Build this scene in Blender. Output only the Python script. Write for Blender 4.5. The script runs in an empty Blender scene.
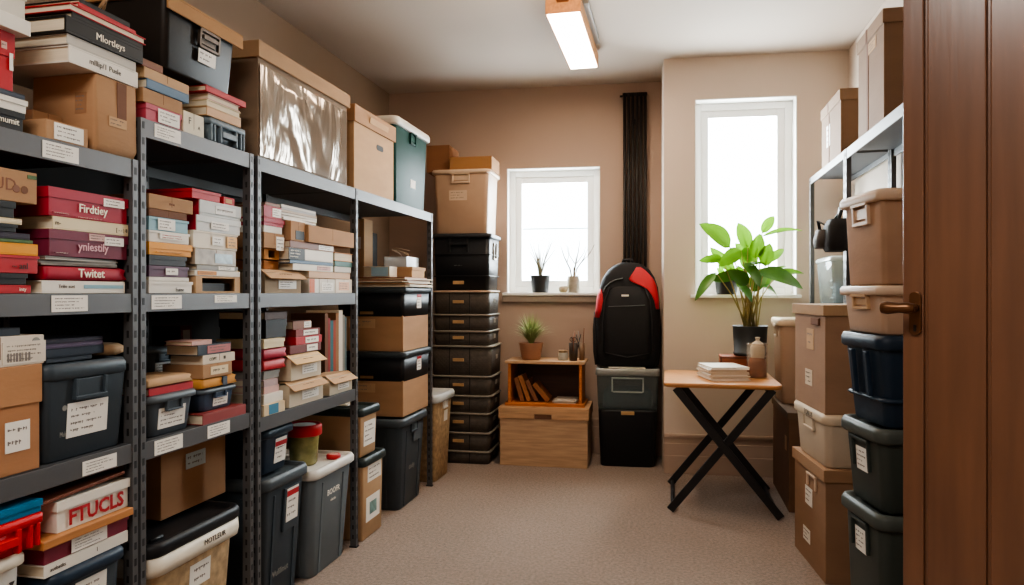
import bpy, math, random
from mathutils import Vector, Matrix
random.seed(7)
R = math.radians
COL = bpy.context.scene.collection
TH = R(12.72); S_, C_ = math.sin(TH), math.cos(TH)
F_ = 700.0; CAMZ = 1.2

# ------------------------------------------------------------------ survey helpers (photo measurements -> metres)
def yx(px, X):
    """Y on the vertical plane x = X seen in column px, and its camera depth"""
    u = (px-512)/F_
    d = X/(-S_+C_*u)
    return d*(C_+u*S_), d
def at(px, d, py=None):
    u = (px-512)/F_
    x = d*(-S_+C_*u); y = d*(C_+S_*u)
    return (x, y) if py is None else Vector((x, y, CAMZ-d*(py-292)/F_))

# ------------------------------------------------------------------ materials
def lin(h):
    h = h.lstrip('#'); o = []
    for i in (0, 2, 4):
        c = int(h[i:i+2], 16)/255
        o.append(c/12.92 if c <= .04045 else ((c+.055)/1.055)**2.4)
    return o
MC = {}
def P(name, hexc, rough=.5, metal=0., var=.12, scale=9., bump=0., bscale=60., coat=0., stretch=None, spec=.5):
    if name in MC: return MC[name]
    m = bpy.data.materials.new(name); m.use_nodes = True
    nt = m.node_tree; N = nt.nodes; L = nt.links
    b = N['Principled BSDF']
    b.inputs['Roughness'].default_value = rough; b.inputs['Metallic'].default_value = metal
    b.inputs['Specular IOR Level'].default_value = spec
    if coat: b.inputs['Coat Weight'].default_value = coat; b.inputs['Coat Roughness'].default_value = .25
    tc = N.new('ShaderNodeTexCoord'); vec = tc.outputs['Object']
    if stretch:
        mp = N.new('ShaderNodeMapping'); mp.inputs['Scale'].default_value = stretch
        L.new(vec, mp.inputs['Vector']); vec = mp.outputs['Vector']
    nz = N.new('ShaderNodeTexNoise'); nz.inputs['Scale'].default_value = scale; nz.inputs['Detail'].default_value = 5
    L.new(vec, nz.inputs['Vector'])
    mx = N.new('ShaderNodeMix'); mx.data_type = 'RGBA'
    c = lin(hexc)
    mx.inputs[6].default_value = [x*(1-var*1.6) for x in c]+[1]
    mx.inputs[7].default_value = [min(1, x*(1+var*1.6)) for x in c]+[1]
    L.new(nz.outputs['Fac'], mx.inputs[0]); L.new(mx.outputs[2], b.inputs['Base Color'])
    if bump:
        n2 = N.new('ShaderNodeTexNoise'); n2.inputs['Scale'].default_value = bscale; n2.inputs['Detail'].default_value = 4
        L.new(vec, n2.inputs['Vector'])
        bp = N.new('ShaderNodeBump'); bp.inputs['Strength'].default_value = bump; bp.inputs['Distance'].default_value = .004
        L.new(n2.outputs['Fac'], bp.inputs['Height']); L.new(bp.outputs['Normal'], b.inputs['Normal'])
    MC[name] = m
    return m
def paint(h): return P('paper_'+h, h, .6, var=.06)
def plas(h): return P('plastic_'+h, h, .46, var=.07, bump=.05, bscale=90, spec=.32)
def board(h): return P('card_'+h, h, .85, var=.1, scale=6, bump=.12, bscale=40, stretch=(1, 1, 3))
def wood(name, h, stretch=(1, 14, 14), rough=.5, coat=0., var=.28):
    return P(name, h, rough, var=var, scale=5, bump=.1, bscale=14, stretch=stretch, coat=coat)
def clear(name, tint, alpha=.75, rough=.1):
    if name in MC: return MC[name]
    m = bpy.data.materials.new(name); m.use_nodes = True
    nt = m.node_tree; N = nt.nodes; L = nt.links; out = N['Material Output']
    b = N['Principled BSDF']; b.inputs['Base Color'].default_value = lin(tint)+[1]; b.inputs['Roughness'].default_value = rough
    t = N.new('ShaderNodeBsdfTransparent'); t.inputs['Color'].default_value = lin(tint)+[1]
    ms = N.new('ShaderNodeMixShader'); ms.inputs[0].default_value = 1-alpha
    L.new(t.outputs[0], ms.inputs[1]); L.new(b.outputs[0], ms.inputs[2]); L.new(ms.outputs[0], out.inputs['Surface'])
    MC[name] = m; return m
def emit(name, h, st):
    m = bpy.data.materials.new(name); m.use_nodes = True
    b = m.node_tree.nodes['Principled BSDF']
    b.inputs['Base Color'].default_value = lin(h)+[1]
    b.inputs['Emission Color'].default_value = lin(h)+[1]; b.inputs['Emission Strength'].default_value = st
    return m
LABEL = P('label_white', '#e9e5dc', .6, var=.04)
INK = P('ink_dark', '#3a3634', .7, var=.05); INKL = P('ink_grey', '#77706a', .7, var=.05)
INKW = P('ink_white', '#f2ead8', .6, var=.05)
KRAFT = board('#a98462'); KRAFT2 = board('#967152'); KRAFTL = board('#bd9c78'); KRAFTD = board('#765340')
STEEL = P('rack_steel', '#5f5f60', .5, .4, var=.06, scale=4)
STEELD = P('rack_dark', '#1b1c1e', .6, var=.1)
SHELFB = P('rack_board', '#55575a', .6, .2, var=.1, scale=3)
PAGES = P('book_pages', '#d9cdb5', .8, var=.14, scale=3, stretch=(2, 2, 260))
DARKBIN = plas('#3d474f'); GREYBIN = plas('#6a747a'); BLACKP = plas('#1e2024'); NAVY = plas('#233344')
BEIGE = plas('#bfa28a'); BEIGEL = plas('#cfb79f'); CREAM = plas('#e3dccb'); WHITEP = plas('#dad9d3')
CORK = P('cork_print', '#b59b78', .7, var=.45, scale=34, bump=.1)

# ------------------------------------------------------------------ mesh builder
class MB:
    def __init__(s): s.v = []; s.f = []; s.m = []; s.sm = []
    def add(s, vs, fs, m=0, smooth=False):
        o = len(s.v); s.v += [tuple(v) for v in vs]
        for f in fs: s.f.append([i+o for i in f]); s.m.append(m); s.sm.append(smooth)
        return s
    def box(s, x0, x1, y0, y1, z0, z1, m=0, mat=None):
        vs = [Vector(p) for p in ((x0,y0,z0),(x1,y0,z0),(x1,y1,z0),(x0,y1,z0),(x0,y0,z1),(x1,y0,z1),(x1,y1,z1),(x0,y1,z1))]
        if mat is not None: vs = [mat @ v for v in vs]
        return s.add(vs, [(0,3,2,1),(4,5,6,7),(0,1,5,4),(1,2,6,5),(2,3,7,6),(3,0,4,7)], m)
    def cbox(s, cx, cy, z0, wx, wy, h, m=0): return s.box(cx-wx/2, cx+wx/2, cy-wy/2, cy+wy/2, z0, z0+h, m)
    def loft(s, rings, c0=True, c1=True, m=0, smooth=True, closed=True):
        n = len(rings[0]); vs = [p for r in rings for p in r]; fs = []
        for i in range(len(rings)-1):
            for j in range(n if closed else n-1):
                k = (j+1) % n
                fs.append((i*n+j, i*n+k, (i+1)*n+k, (i+1)*n+j))
        s.add(vs, fs, m, smooth)
        o = len(s.v)-len(vs)
        if c0: s.f.append([o+j for j in range(n)][::-1]); s.m.append(m); s.sm.append(False)
        if c1: s.f.append([o+(len(rings)-1)*n+j for j in range(n)]); s.m.append(m); s.sm.append(False)
        return s
    def tube(s, pts, r, n=8, m=0, flat=1., cap=True):
        pts = [Vector(p) for p in pts]; rings = []
        rs = r if isinstance(r, (list, tuple)) else [r]*len(pts)
        for i, p in enumerate(pts):
            t = (pts[min(i+1, len(pts)-1)]-pts[max(i-1, 0)]).normalized()
            up = Vector((0, 0, 1)) if abs(t.z) < .95 else Vector((1, 0, 0))
            a = t.cross(up).normalized(); b = a.cross(t).normalized()
            rings.append([p+a*(rs[i]*math.cos(2*math.pi*k/n))+b*(rs[i]*flat*math.sin(2*math.pi*k/n)) for k in range(n)])
        return s.loft(rings, cap, cap, m)
    def lathe(s, prof, n=24, m=0, c0=True, c1=True, cx=0, cy=0):
        return s.loft([[(cx+r*math.cos(2*math.pi*k/n), cy+r*math.sin(2*math.pi*k/n), z) for k in range(n)] for r, z in prof], c0, c1, m)
    def obj(s, name, mats, parent=None, bevel=0., loc=None, rot=None):
        me = bpy.data.meshes.new(name); me.from_pydata(s.v, [], s.f)
        mats = mats if isinstance(mats, (list, tuple)) else [mats]
        for m in mats: me.materials.append(m)
        me.polygons.foreach_set('material_index', s.m); me.polygons.foreach_set('use_smooth', s.sm)
        me.update()
        o = bpy.data.objects.new(name, me); COL.objects.link(o)
        if parent is not None: o.parent = parent
        if loc is not None: o.location = loc
        if rot is not None: o.rotation_euler = rot
        if bevel:
            b = o.modifiers.new('bevel', 'BEVEL'); b.width = bevel; b.segments = 2; b.limit_method = 'ANGLE'; b.angle_limit = R(40)
        return o
def rr(hx, hy, r, z, n=4, cx=0, cy=0):
    r = min(r, hx*.999, hy*.999); out = []
    for qx, qy, a0 in ((1, 1, 0), (-1, 1, 90), (-1, -1, 180), (1, -1, 270)):
        for k in range(n+1):
            a = R(a0+90*k/n)
            out.append((cx+qx*(hx-r)+r*math.cos(a), cy+qy*(hy-r)+r*math.sin(a), z))
    return out

THINGS = []
def tag(o, label, cat, place=None):
    o['label'] = label; o['category'] = cat; THINGS.append((o, cat, place)); return o
def thing(name, label, cat, loc, rz=0., place=None):
    o = bpy.data.objects.new(name, None); COL.objects.link(o); o.empty_display_size = .05
    o.location = loc; o.rotation_euler = (0, 0, rz)
    return tag(o, label, cat, place)
def struct(o):
    o['kind'] = 'structure'; return o

# ---- decals: face 'x' looks to local +X, face 'y' looks to local -Y
def frot(face, tilt=0.): return (0, tilt, 0 if face == 'x' else R(-90))
def fpos(face, off, u, z): return (off, u, z) if face == 'x' else (u, -off, z)
def scribble(w, h, rows, rnd, heavy=False):
    mb = MB(); rh = h/rows
    for i in range(rows):
        z1 = h/2-rh*(i+.3); lh = min(rh*.42, .011); y = -w/2; end = w/2*(rnd.uniform(.1, 1) if i else rnd.uniform(.6, 1))
        while y < end-.001:
            l = min(rnd.uniform(.3, 1.3)*lh, end-y); k = rnd.uniform(.45, 1)
            if rnd.random() > .16:
                mb.box(0, .0004, y, y+l*.35, z1-lh*k, z1); mb.box(0, .0004, y+l*.35, y+l*.75, z1-lh*rnd.uniform(.3, .6), z1-lh*.15)
            y += l
    return mb
_rn = random.Random(3)
def label(parent, face, off, u, z, w, h, rows=3, tilt=0., mat=None, name='label', ink=None, bars=False, lab=None):
    o = MB().box(0, .0012, -w/2, w/2, -h/2, h/2).obj(name, mat or LABEL, parent, loc=fpos(face, off, u, z), rot=frot(face, tilt))
    if lab: o['label'] = lab
    if rows:
        mb = scribble(w*.82, h*.8, rows+1 if h > .03 else rows, _rn)
        if bars:
            y = -w*.4
            while y < w*.1:
                b = _rn.uniform(.002, .006); mb.box(0, .0005, y, y+b, -h*.4, 0); y += b+_rn.uniform(.002, .005)
        mb.obj('lettering', ink or INKL, o, loc=(.0012, 0, 0))
    return o
TXT = {}
def text(parent, s, face, off, u, z, size, mat, tilt=0., lean=0., squash=1., bold=0.):
    key = (s, bold)
    if key not in TXT:
        c = bpy.data.curves.new('txt', 'FONT'); c.body = s; c.align_x = 'CENTER'; c.align_y = 'CENTER'; c.extrude = .004; c.resolution_u = 2
        if bold: c.offset = bold
        t = bpy.data.objects.new('txt', c); COL.objects.link(t)
        dg = bpy.context.evaluated_depsgraph_get(); dg.update()
        me = bpy.data.meshes.new_from_object(t.evaluated_get(dg))
        TXT[key] = ([tuple(v.co) for v in me.vertices], [list(p.vertices) for p in me.polygons])
        bpy.data.objects.remove(t); bpy.data.curves.remove(c); bpy.data.meshes.remove(me)
    vs, fs = TXT[key]
    mb = MB().add([(.0002+v[2]*.12, (v[0]+lean*v[1])*size*squash, v[1]*size) for v in vs], fs)
    return mb.obj('printed_lettering', mat, parent, loc=fpos(face, off, u, z), rot=frot(face, tilt))

# ------------------------------------------------------------------ kinds.  local frame: base centre at origin, front looks to +X, width along Y
def book(t, w, d, h, cover, spine=True, title=None, ink=None, blurb=None, cov=.003, soft=False):
    c = MB(); e = min(cov, h*.2)
    c.box(-d/2, d/2, -w/2, w/2, 0, e); c.box(-d/2, d/2, -w/2, w/2, h-e, h)
    if spine: c.box(d/2-e, d/2, -w/2, w/2, e, h-e)
    else: c.box(-d/2, -d/2+e, -w/2, w/2, e, h-e)
    c.obj('cover', cover, t, .0008)
    g = .004
    p = MB(); p.box(-d/2+(e if not spine else g), d/2-(e if spine else g), -w/2+g, w/2-g, e, h-e); p.obj('pages', PAGES, t)
    f = d/2
    if title: text(t, title, 'x', f, 0, h/2, h*.75, ink or INKW)
    if blurb:
        for (u, lw, m_) in blurb: label(t, 'x', f if spine else f-.003, u*w, h/2, lw*w, h*.72, 2, mat=m_ or LABEL)
def fbox(t, w, d, h, col, lid=None, lidf=.4, over=.0025, lids=None, seam=True):
    lid = lid or col; lh = h*lidf
    if seam:
        MB().box(-d/2+over, d/2-over, -w/2+over, w/2-over, 0, h-.004).obj('box_base', col, t, .0015)
        o = MB(); o.box(-d/2, d/2, -w/2, w/2, h-.003, h)
        o.box(d/2-over, d/2, -w/2, w/2, h-lh, h-.003); o.box(-d/2, -d/2+over, -w/2, w/2, h-lh, h-.003)
        o.box(-d/2+over, d/2-over, -w/2, -w/2+over, h-lh, h-.003); o.box(-d/2+over, d/2-over, w/2-over, w/2, h-lh, h-.003)
        o.obj('lid', lid, t)
    else:
        MB().box(-d/2, d/2, -w/2, w/2, 0, h).obj('carton_body', col, t, .0015)
        f = MB(); f.box(-d*.46, d*.46, -.0006, .0006, h, h+.0004); f.box(d/2, d/2+.0004, -.0006, .0006, h*.25, h); f.obj('flap_seam', KRAFTD, t)
def carton(t, w, d, h, col, lid=None, lidh=.05, hole=None, tape=False, over=.008, lidtaper=0):
    MB().box(-d/2+over, d/2-over, -w/2+over, w/2-over, 0, h-.004).obj('box_body', col, t, .002)
    if lidh:
        o = MB()
        o.loft([[(x*(d/2-lidtaper*k), y*(w/2-lidtaper*k), z) for x, y in ((1,-1),(1,1),(-1,1),(-1,-1))] for k, z in ((0, h-lidh), (1, h))], smooth=False)
        o.obj('lid', lid or col, t, .002)
    if hole:
        for face, u, z in hole:
            f = (d/2 if face == 'x' else w/2)-over
            o = MB(); o.loft([[(x_, y_, z_) for (y_, z_, x_) in rr(.042, .014, .013, xx)] for xx in (0, .0012)], smooth=False)
            o.obj('hand_hole', BLK, t, loc=fpos(face, f, u, z), rot=frot(face))
    if tape:
        o = MB(); b = d/2-over
        o.box(-b-.001, b+.001, -.024, .024, h-(.004 if not lidh else 0), h+.0006-(.004 if not lidh else 0)); o.box(b, b+.001, -.024, .024, h*.72, h-(.004 if not lidh else 0))
        o.obj('tape', P('tape', '#c19a68', .3, var=.05), t)
def tote(t, w, d, h, body, lid=None, lidh=.03, taper=.9, over=.012, rim=None, ribs=0, handle=None, lidstep=True, r=.03, rimh=.02, hw=.12, foot=False, hmat=None, handle_faces=('x',)):
    """tapered storage tub with lid.  taper = bottom size / top size"""
    bh = h-lidh*.6
    hx, hy = d/2-over, w/2-over
    b = MB()
    b.loft([rr(hx*taper-.004, hy*taper-.004, r, 0), rr(hx*taper, hy*taper, r, .006), rr(hx*(taper+(1-taper)*.97), hy*(taper+(1-taper)*.97), r, bh*.97), rr(hx, hy, r, bh)])
    def sx(z): return hx*(taper+(1-taper)*z/bh)
    def sy(z): return hy*(taper+(1-taper)*z/bh)
    if ribs:
        for i in range(ribs):
            for sgn in (-1, 1):
                y = sgn*hy*(.55 if ribs == 1 else .3+.45*i)*.95
                z0, z1 = .01, bh*.9
                b.add([(sx(z)+e, yy, z) for z, yy, e in ((z0,y-.006,-.004),(z0,y+.006,-.004),(z1,y+.006,-.004),(z1,y-.006,-.004),(z0,y-.005,.004),(z0,y+.005,.004),(z1,y+.005,.004),(z1,y-.005,.004))],
                      [(4,5,6,7),(0,4,7,3),(1,2,6,5),(3,7,6,2),(0,1,5,4)])
                x = sgn*hx*.5
                b.add([(xx, -sy(z)-e, z) for z, xx, e in ((z0,x-.006,-.004),(z0,x+.006,-.004),(z1,x+.006,-.004),(z1,x-.006,-.004),(z0,x-.005,.004),(z0,x+.005,.004),(z1,x+.005,.004),(z1,x-.005,.004))],
                      [(4,5,6,7),(0,4,7,3),(1,2,6,5),(3,7,6,2),(0,1,5,4)])
    b.obj('tub', body, t)
    if rim:
        MB().loft([rr(d/2-.004, w/2-.004, r+.01, h-lidh-rimh), rr(d/2-.001, w/2-.001, r+.01, h-lidh-rimh*.6), rr(d/2-.003, w/2-.003, r+.01, h-lidh)]).obj('rim', rim, t)
    if lidh:
        l = MB(); z0 = h-lidh
        rg = [rr(d/2-.006, w/2-.006, r+.008, z0), rr(d/2, w/2, r+.01, z0+lidh*.15), rr(d/2, w/2, r+.01, z0+lidh*.7), rr(d/2-.006, w/2-.006, r+.008, h)]
        if lidstep: rg += [rr(d/2-.022, w/2-.022, r, h), rr(d/2-.026, w/2-.026, r, h-lidh*.3)]
        l.loft(rg).obj('lid', lid or body, t)
    if handle:
        tl = math.atan2(hx*(1-taper), bh)
        for face in handle_faces:
            k = min(1., bh/.2); hz = h-lidh; W = hw/2
            zm = hz-.03*k; f = sx(zm) if face == 'x' else sy(zm)
            o = MB()
            if handle == 'latch':
                o.box(0, .012, -W, -W+.012, -.055*k, .008); o.box(0, .012, W-.012, W, -.055*k, .008)
                o.box(.002, .016, -W, W, -.004, .012); o.box(.001, .012, -W, W, -.065*k, -.053*k)
                o.box(.0, .006, -W*.9, W*.9, -.045*k, -.012*k)
            else:
                o.box(-.003, .011, -W, W, -.052*k, -.042*k); o.box(-.003, .009, -W, -W+.009, -.043*k, .002); o.box(-.003, .009, W-.009, W, -.043*k, .002)
                o.box(-.003, .003, -W+.009, W-.009, -.043*k, .0)
            o.obj('latch' if handle == 'latch' else 'handle', hmat or body, t, .0015, loc=fpos(face, f+.003 if handle != 'latch' else f, 0, hz), rot=frot(face, tl))
    return dict(fx=lambda z: sx(z)+.0005, fy=lambda z: sy(z)+.0005, tilt=math.atan2(hx*(1-taper), bh))
def papers(t_or_none, w, d, h, n, name, label_, cat, loc, rz=0, cols=('#e4ded2', '#cfc4b2', '#f0ece4'), place=None, jit=.012):
    mb = MB(); mats = [paint(c) for c in cols]; z = 0
    for i in range(n):
        th = h/n; a = _rn.uniform(-.06, .06); M_ = Matrix.Translation((_rn.uniform(-jit, jit), _rn.uniform(-jit, jit), 0)) @ Matrix.Rotation(a, 4, 'Z')
        mb.box(-d/2, d/2, -w/2, w/2, z, z+th*.93, _rn.randrange(len(mats)), M_); z += th
    o = mb.obj(name, mats, None, loc=loc, rot=(0, 0, rz))
    return tag(o, label_, cat, place)
def flapbin(t, w, d, h, body, flap, lab=True):
    """small open-front picking bin: carton walls, front flap folded outward"""
    b = MB(); k = .004
    b.box(-d/2, d/2, -w/2, w/2, 0, k); b.box(-d/2, d/2, -w/2, -w/2+k, k, h); b.box(-d/2, d/2, w/2-k, w/2, k, h)
    b.box(-d/2, -d/2+k, -w/2+k, w/2-k, k, h); b.box(d/2-k, d/2, -w/2+k, w/2-k, k, h)
    b.obj('bin_body', body, t)
    f = MB(); hw_ = w/2+.004
    f.add([(-d/2, -hw_, h+.001), (-d/2, hw_, h+.001), (d/2-.02, hw_, h+.012), (d/2-.02, -hw_, h+.012), (d/2+.028, -hw_, h-.022), (d/2+.028, hw_, h-.022)],
          [(0, 3, 2, 1), (3, 4, 5, 2)])
    o = f.obj('flap', flap, t); so = o.modifiers.new('th', 'SOLIDIFY'); so.thickness = .003
    label(t, 'x', d/2+.0005, w*.1, h*.42, w*.5, h*.42, 2)
    if lab:
        scribble(w*.4, .008, 1, _rn).obj('printed_lettering', INK, t, loc=(d/2+.013, 0, h-.0065), rot=(0, R(-38), 0))

XF = -1.44                              # front plane of the left-hand racks
class Stack:
    def __init__(s, z, place): s.z = z+.0008; s.place = place
    def add(s, kind, p0, p1, h, dep, name, lab, cat, sb=.012, rz=0., gap=.0006, **kw):
        X = XF-sb; y0, _ = yx(p0, X); y1, _ = yx(p1, X)
        if s.place and 'top' not in s.place:
            for key, lo, hi in (('nearest rack', 0, Yp[1]), ('second rack', Yq[0], Yq[1]), ('third rack', Yr[0], Yr[1])):
                if key in s.place and 'under' not in s.place:
                    if y0 < lo+.0125: y0 = lo+.0125
                    if y1 > hi-.0125: y1 = hi-.0125
        w = y1-y0
        t = thing(name, lab, cat, (X-dep/2, (y0+y1)/2, s.z), R(rz), s.place)
        r = kind(t, w, dep, h, **kw)
        t['w'] = w; s.last = t; s.w = w; s.h = h; s.d = dep; s.r = r
        del t['w']
        s.z += h+gap
        return t
    def lab(s, u, v, w, h, rows=2, **kw):       # label on the front, in fractions of the front face
        k = dict(kw); off = k.pop('off', s.d/2); tl = 0
        if isinstance(s.r, dict): off = s.r['fx'](v*s.h); tl = s.r['tilt']
        return label(s.last, 'x', off, (u-.5)*s.w, v*s.h, w*s.w, h*s.h, rows, tilt=tl, **k)
    def txt(s, t, u, v, size, mat=None, **kw):
        off = s.d/2; tl = 0
        if isinstance(s.r, dict): off = s.r['fx'](v*s.h); tl = s.r['tilt']
        return text(s.last, t, 'x', off, (u-.5)*s.w, v*s.h, size, mat or INKW, tilt=tl, **kw)

# =================================================================== SETTING
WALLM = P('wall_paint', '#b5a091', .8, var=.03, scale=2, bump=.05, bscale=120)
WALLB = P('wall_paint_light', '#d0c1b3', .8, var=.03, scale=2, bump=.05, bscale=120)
CEILM = P('ceiling_paint', '#b8aa9d', .85, var=.03, scale=1.5)
WHITE = P('white_gloss', '#f3f1ec', .35, var=.02)
TRIMM = P('trim_paint', '#b39d8d', .5, var=.03)
def carpet():
    m = P('carpet', '#8c796b', .95, var=.5, scale=70, bump=.9, bscale=420)
    nt = m.node_tree; N = nt.nodes; L = nt.links
    b = N['Principled BSDF']; src = b.inputs['Base Color'].links[0].from_socket
    n3 = N.new('ShaderNodeTexNoise'); n3.inputs['Scale'].default_value = 1.6; n3.inputs['Detail'].default_value = 3
    tc = N.new('ShaderNodeTexCoord'); L.new(tc.outputs['Object'], n3.inputs['Vector'])
    mr = N.new('ShaderNodeMapRange'); mr.inputs['To Min'].default_value = .8; mr.inputs['To Max'].default_value = 1.15
    L.new(n3.outputs['Fac'], mr.inputs['Value'])
    mm = N.new('ShaderNodeVectorMath'); mm.operation = 'SCALE'
    L.new(src, mm.inputs[0]); L.new(mr.outputs[0], mm.inputs['Scale']); L.new(mm.outputs[0], b.inputs['Base Color'])
    b.inputs['Sheen Weight'].default_value = .25
    return m
XL, XR, YF, ZC = -2.15, 1.12, -.7, 2.76
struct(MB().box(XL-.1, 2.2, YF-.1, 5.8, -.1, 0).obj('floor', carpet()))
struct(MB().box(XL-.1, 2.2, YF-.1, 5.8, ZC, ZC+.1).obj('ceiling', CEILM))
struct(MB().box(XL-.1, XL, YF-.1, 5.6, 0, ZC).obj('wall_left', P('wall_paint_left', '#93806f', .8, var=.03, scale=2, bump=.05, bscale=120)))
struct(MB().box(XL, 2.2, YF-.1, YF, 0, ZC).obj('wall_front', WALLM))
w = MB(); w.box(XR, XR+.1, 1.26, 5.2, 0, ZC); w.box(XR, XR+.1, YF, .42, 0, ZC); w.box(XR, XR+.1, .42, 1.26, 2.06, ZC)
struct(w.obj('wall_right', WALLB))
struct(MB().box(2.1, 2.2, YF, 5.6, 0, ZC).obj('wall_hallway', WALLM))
w = MB(); w.box(XR-.012, XR+.112, 1.262, 1.33, 0, 2.12); w.box(XR-.012, XR+.112, .35, .418, 0, 2.12); w.box(XR-.012, XR+.112, .418, 1.262, 2.062, 2.12)
struct(w.obj('trim_1', WHITE, bevel=.004))

A = R(4.0)                              # the window walls run very slightly off square
def wall_hit(px, O):                    # distance along a window wall (origin O, direction A) in column px, and depth
    u = (px-512)/F_; dx, dy = -S_+C_*u, C_+S_*u; ax, ay = math.cos(A), math.sin(A)
    det = dx*(-ay)+ax*dy
    d = (O[0]*(-ay)+ax*O[1])/det
    q = (d*dx-O[0], d*dy-O[1])
    return q[0]*ax+q[1]*ay, d
def window_wall(name, O, length, px0, px1, py0, py1, mat, idx, sill_lo, bar=None):
    a0, d0 = wall_hit(px0, O); a1, d1 = wall_hit(px1, O); d = (d0+d1)/2
    z1 = CAMZ+(292-py0)*d/F_; z0 = CAMZ+(292-py1)*d/F_; T = .24
    w = MB(); w.box(0, a0, 0, T, 0, ZC); w.box(a1, length, 0, T, 0, ZC); w.box(a0, a1, 0, T, 0, z0); w.box(a0, a1, 0, T, z1, ZC)
    struct(w.obj(name, mat, loc=(O[0], O[1], 0), rot=(0, 0, A)))
    e = bpy.data.objects.new('window_%d' % idx, None); COL.objects.link(e); e.location = (O[0], O[1], z0); e.rotation_euler = (0, 0, A); struct(e)
    H = z1-z0; v = .006
    w = MB(); w.box(a0, a0+v, .0, T, 0, H); w.box(a1-v, a1, .0, T, 0, H); w.box(a0+v, a1-v, .0, T, H-v, H); w.box(a0+v, a1-v, .03, T, 0, v)
    w.obj('window_reveal', WHITE, e)
    def ring(o0, o1, y0, y1, nm):
        q = MB(); q.box(a0+o0, a0+o1, y0, y1, o0, H-o0); q.box(a1-o1, a1-o0, y0, y1, o0, H-o0)
        q.box(a0+o1, a1-o1, y0, y1, o0, o1); q.box(a0+o1, a1-o1, y0, y1, H-o1, H-o0); return q
    ring(v, .052, .10, .17, 0).obj('window_frame', WHITE, e, .003)
    s = ring(.052, .10, .115, .16, 0)
    if bar: s.box(a0+.1, a1-.1, .14, .15, bar*H, bar*H+.014)
    s.obj('sash', WHITE, e, .003)
    MB().box(a0+.1, a1-.1, .13, .136, .1, H-.1).obj('window_pane', clear('window_glass', '#f4fbff', .93, .02), e)
    s = MB(); s.box(a0-.03, a1+.02, -.04, .1, -.016, v*.9); s.obj('window_sill', WHITE, e, .003)
    if sill_lo > .03: MB().box(a0-.03, a1+.02, -.03, -.0005, -.02-sill_lo, -.0165).obj('sill_shadow', P('sill_shadow_tone', '#97887a', .5, var=.03), e, .003)  # darker brown strip paints the shadow under the sill
    return a0, a1, z0, z1
def on_wall(O, a, off): return (O[0]+a*math.cos(A)+off*math.sin(A), O[1]+a*math.sin(A)-off*math.cos(A))
OB = (XL, 5.21-(1.3+XL*-1-1.3)*0-.06)
OB = (XL, 5.15)
OP = (-.04, 4.79)
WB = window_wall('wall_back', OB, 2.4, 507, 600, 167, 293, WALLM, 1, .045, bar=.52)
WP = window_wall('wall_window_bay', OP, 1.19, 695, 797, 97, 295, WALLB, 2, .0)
struct(MB().box(-.04, .03, 4.80, 5.40, 0, ZC).obj('wall_bay_return', WALLB))
# stepped skirting
def skirting(name, O, length):
    s = MB(); s.box(0, length, -.022, 0, 0, .26); s.box(0, length, -.03, -.022, 0, .2); s.box(0, length, -.036, -.03, 0, .12); s.box(0, length, -.028, -.022, .235, .255)
    return struct(s.obj(name, TRIMM, loc=(O[0], O[1], 0), rot=(0, 0, A), bevel=.003))
skirting('baseboard_bay', OP, 1.16); skirting('baseboard_back', OB, 2.1)
struct(MB().box(XR-.02, XR, 1.34, 4.8, 0, .16).obj('baseboard_right', TRIMM))
struct(MB().box(XL, XL+.02, YF, 5.12, 0, .16).obj('baseboard_left', TRIMM))

# open plank door standing into the room from the right-hand wall
DOORW = P('door_wood', '#74503a', .28, var=.3, scale=3, bump=.08, bscale=10, stretch=(9, 9, .7), coat=.8)
de = struct(bpy.data.objects.new('door_1', None)); COL.objects.link(de)
lx, ly = .487, 1.648; hx_, hy_ = 1.095, 1.222
dl = math.hypot(hx_-lx, hy_-ly); de.location = (lx, ly, 0); de.rotation_euler = (0, 0, math.atan2(hy_-ly, hx_-lx))
dm = MB(); x = 0
dm.box(0, dl, .006, .036, .012, 2.03)
for wd in (.047, .112, .19, .19, .19):
    x1 = min(dl, x+wd)
    if x1-x > .01: dm.box(x, x1-.006, -.002, .006, .012, 2.03); dm.box(x, x1-.006, .036, .042, .012, 2.03)
    x = x1
dm.obj('door_leaf', DOORW, de, .003)
BRASS = P('door_brass', '#6b4a30', .3, .6, var=.1)
hz = 1.168
hm = MB(); hm.loft([[(.026+a_, -.002-yy, hz-.012+b_) for a_, b_, _ in rr(.0115, .046, .011, 0)] for yy in (0, .007)])
hm.tube([(.026, -.008, hz), (.026, -.05, hz)], .009, 12)
hm.tube([(.038, -.048, hz), (.026, -.05, hz), (.01, -.051, hz), (-.012, -.053, hz), (-.024, -.053, hz)], [.008, .012, .0105, .014, .012], 12)
hm.obj('door_handle', BRASS, de, .001)
kh = MB(); kh.cbox(.026, -.0095, hz-.05, .005, .002, .014); kh.obj('keyhole', STEELD, de)

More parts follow.
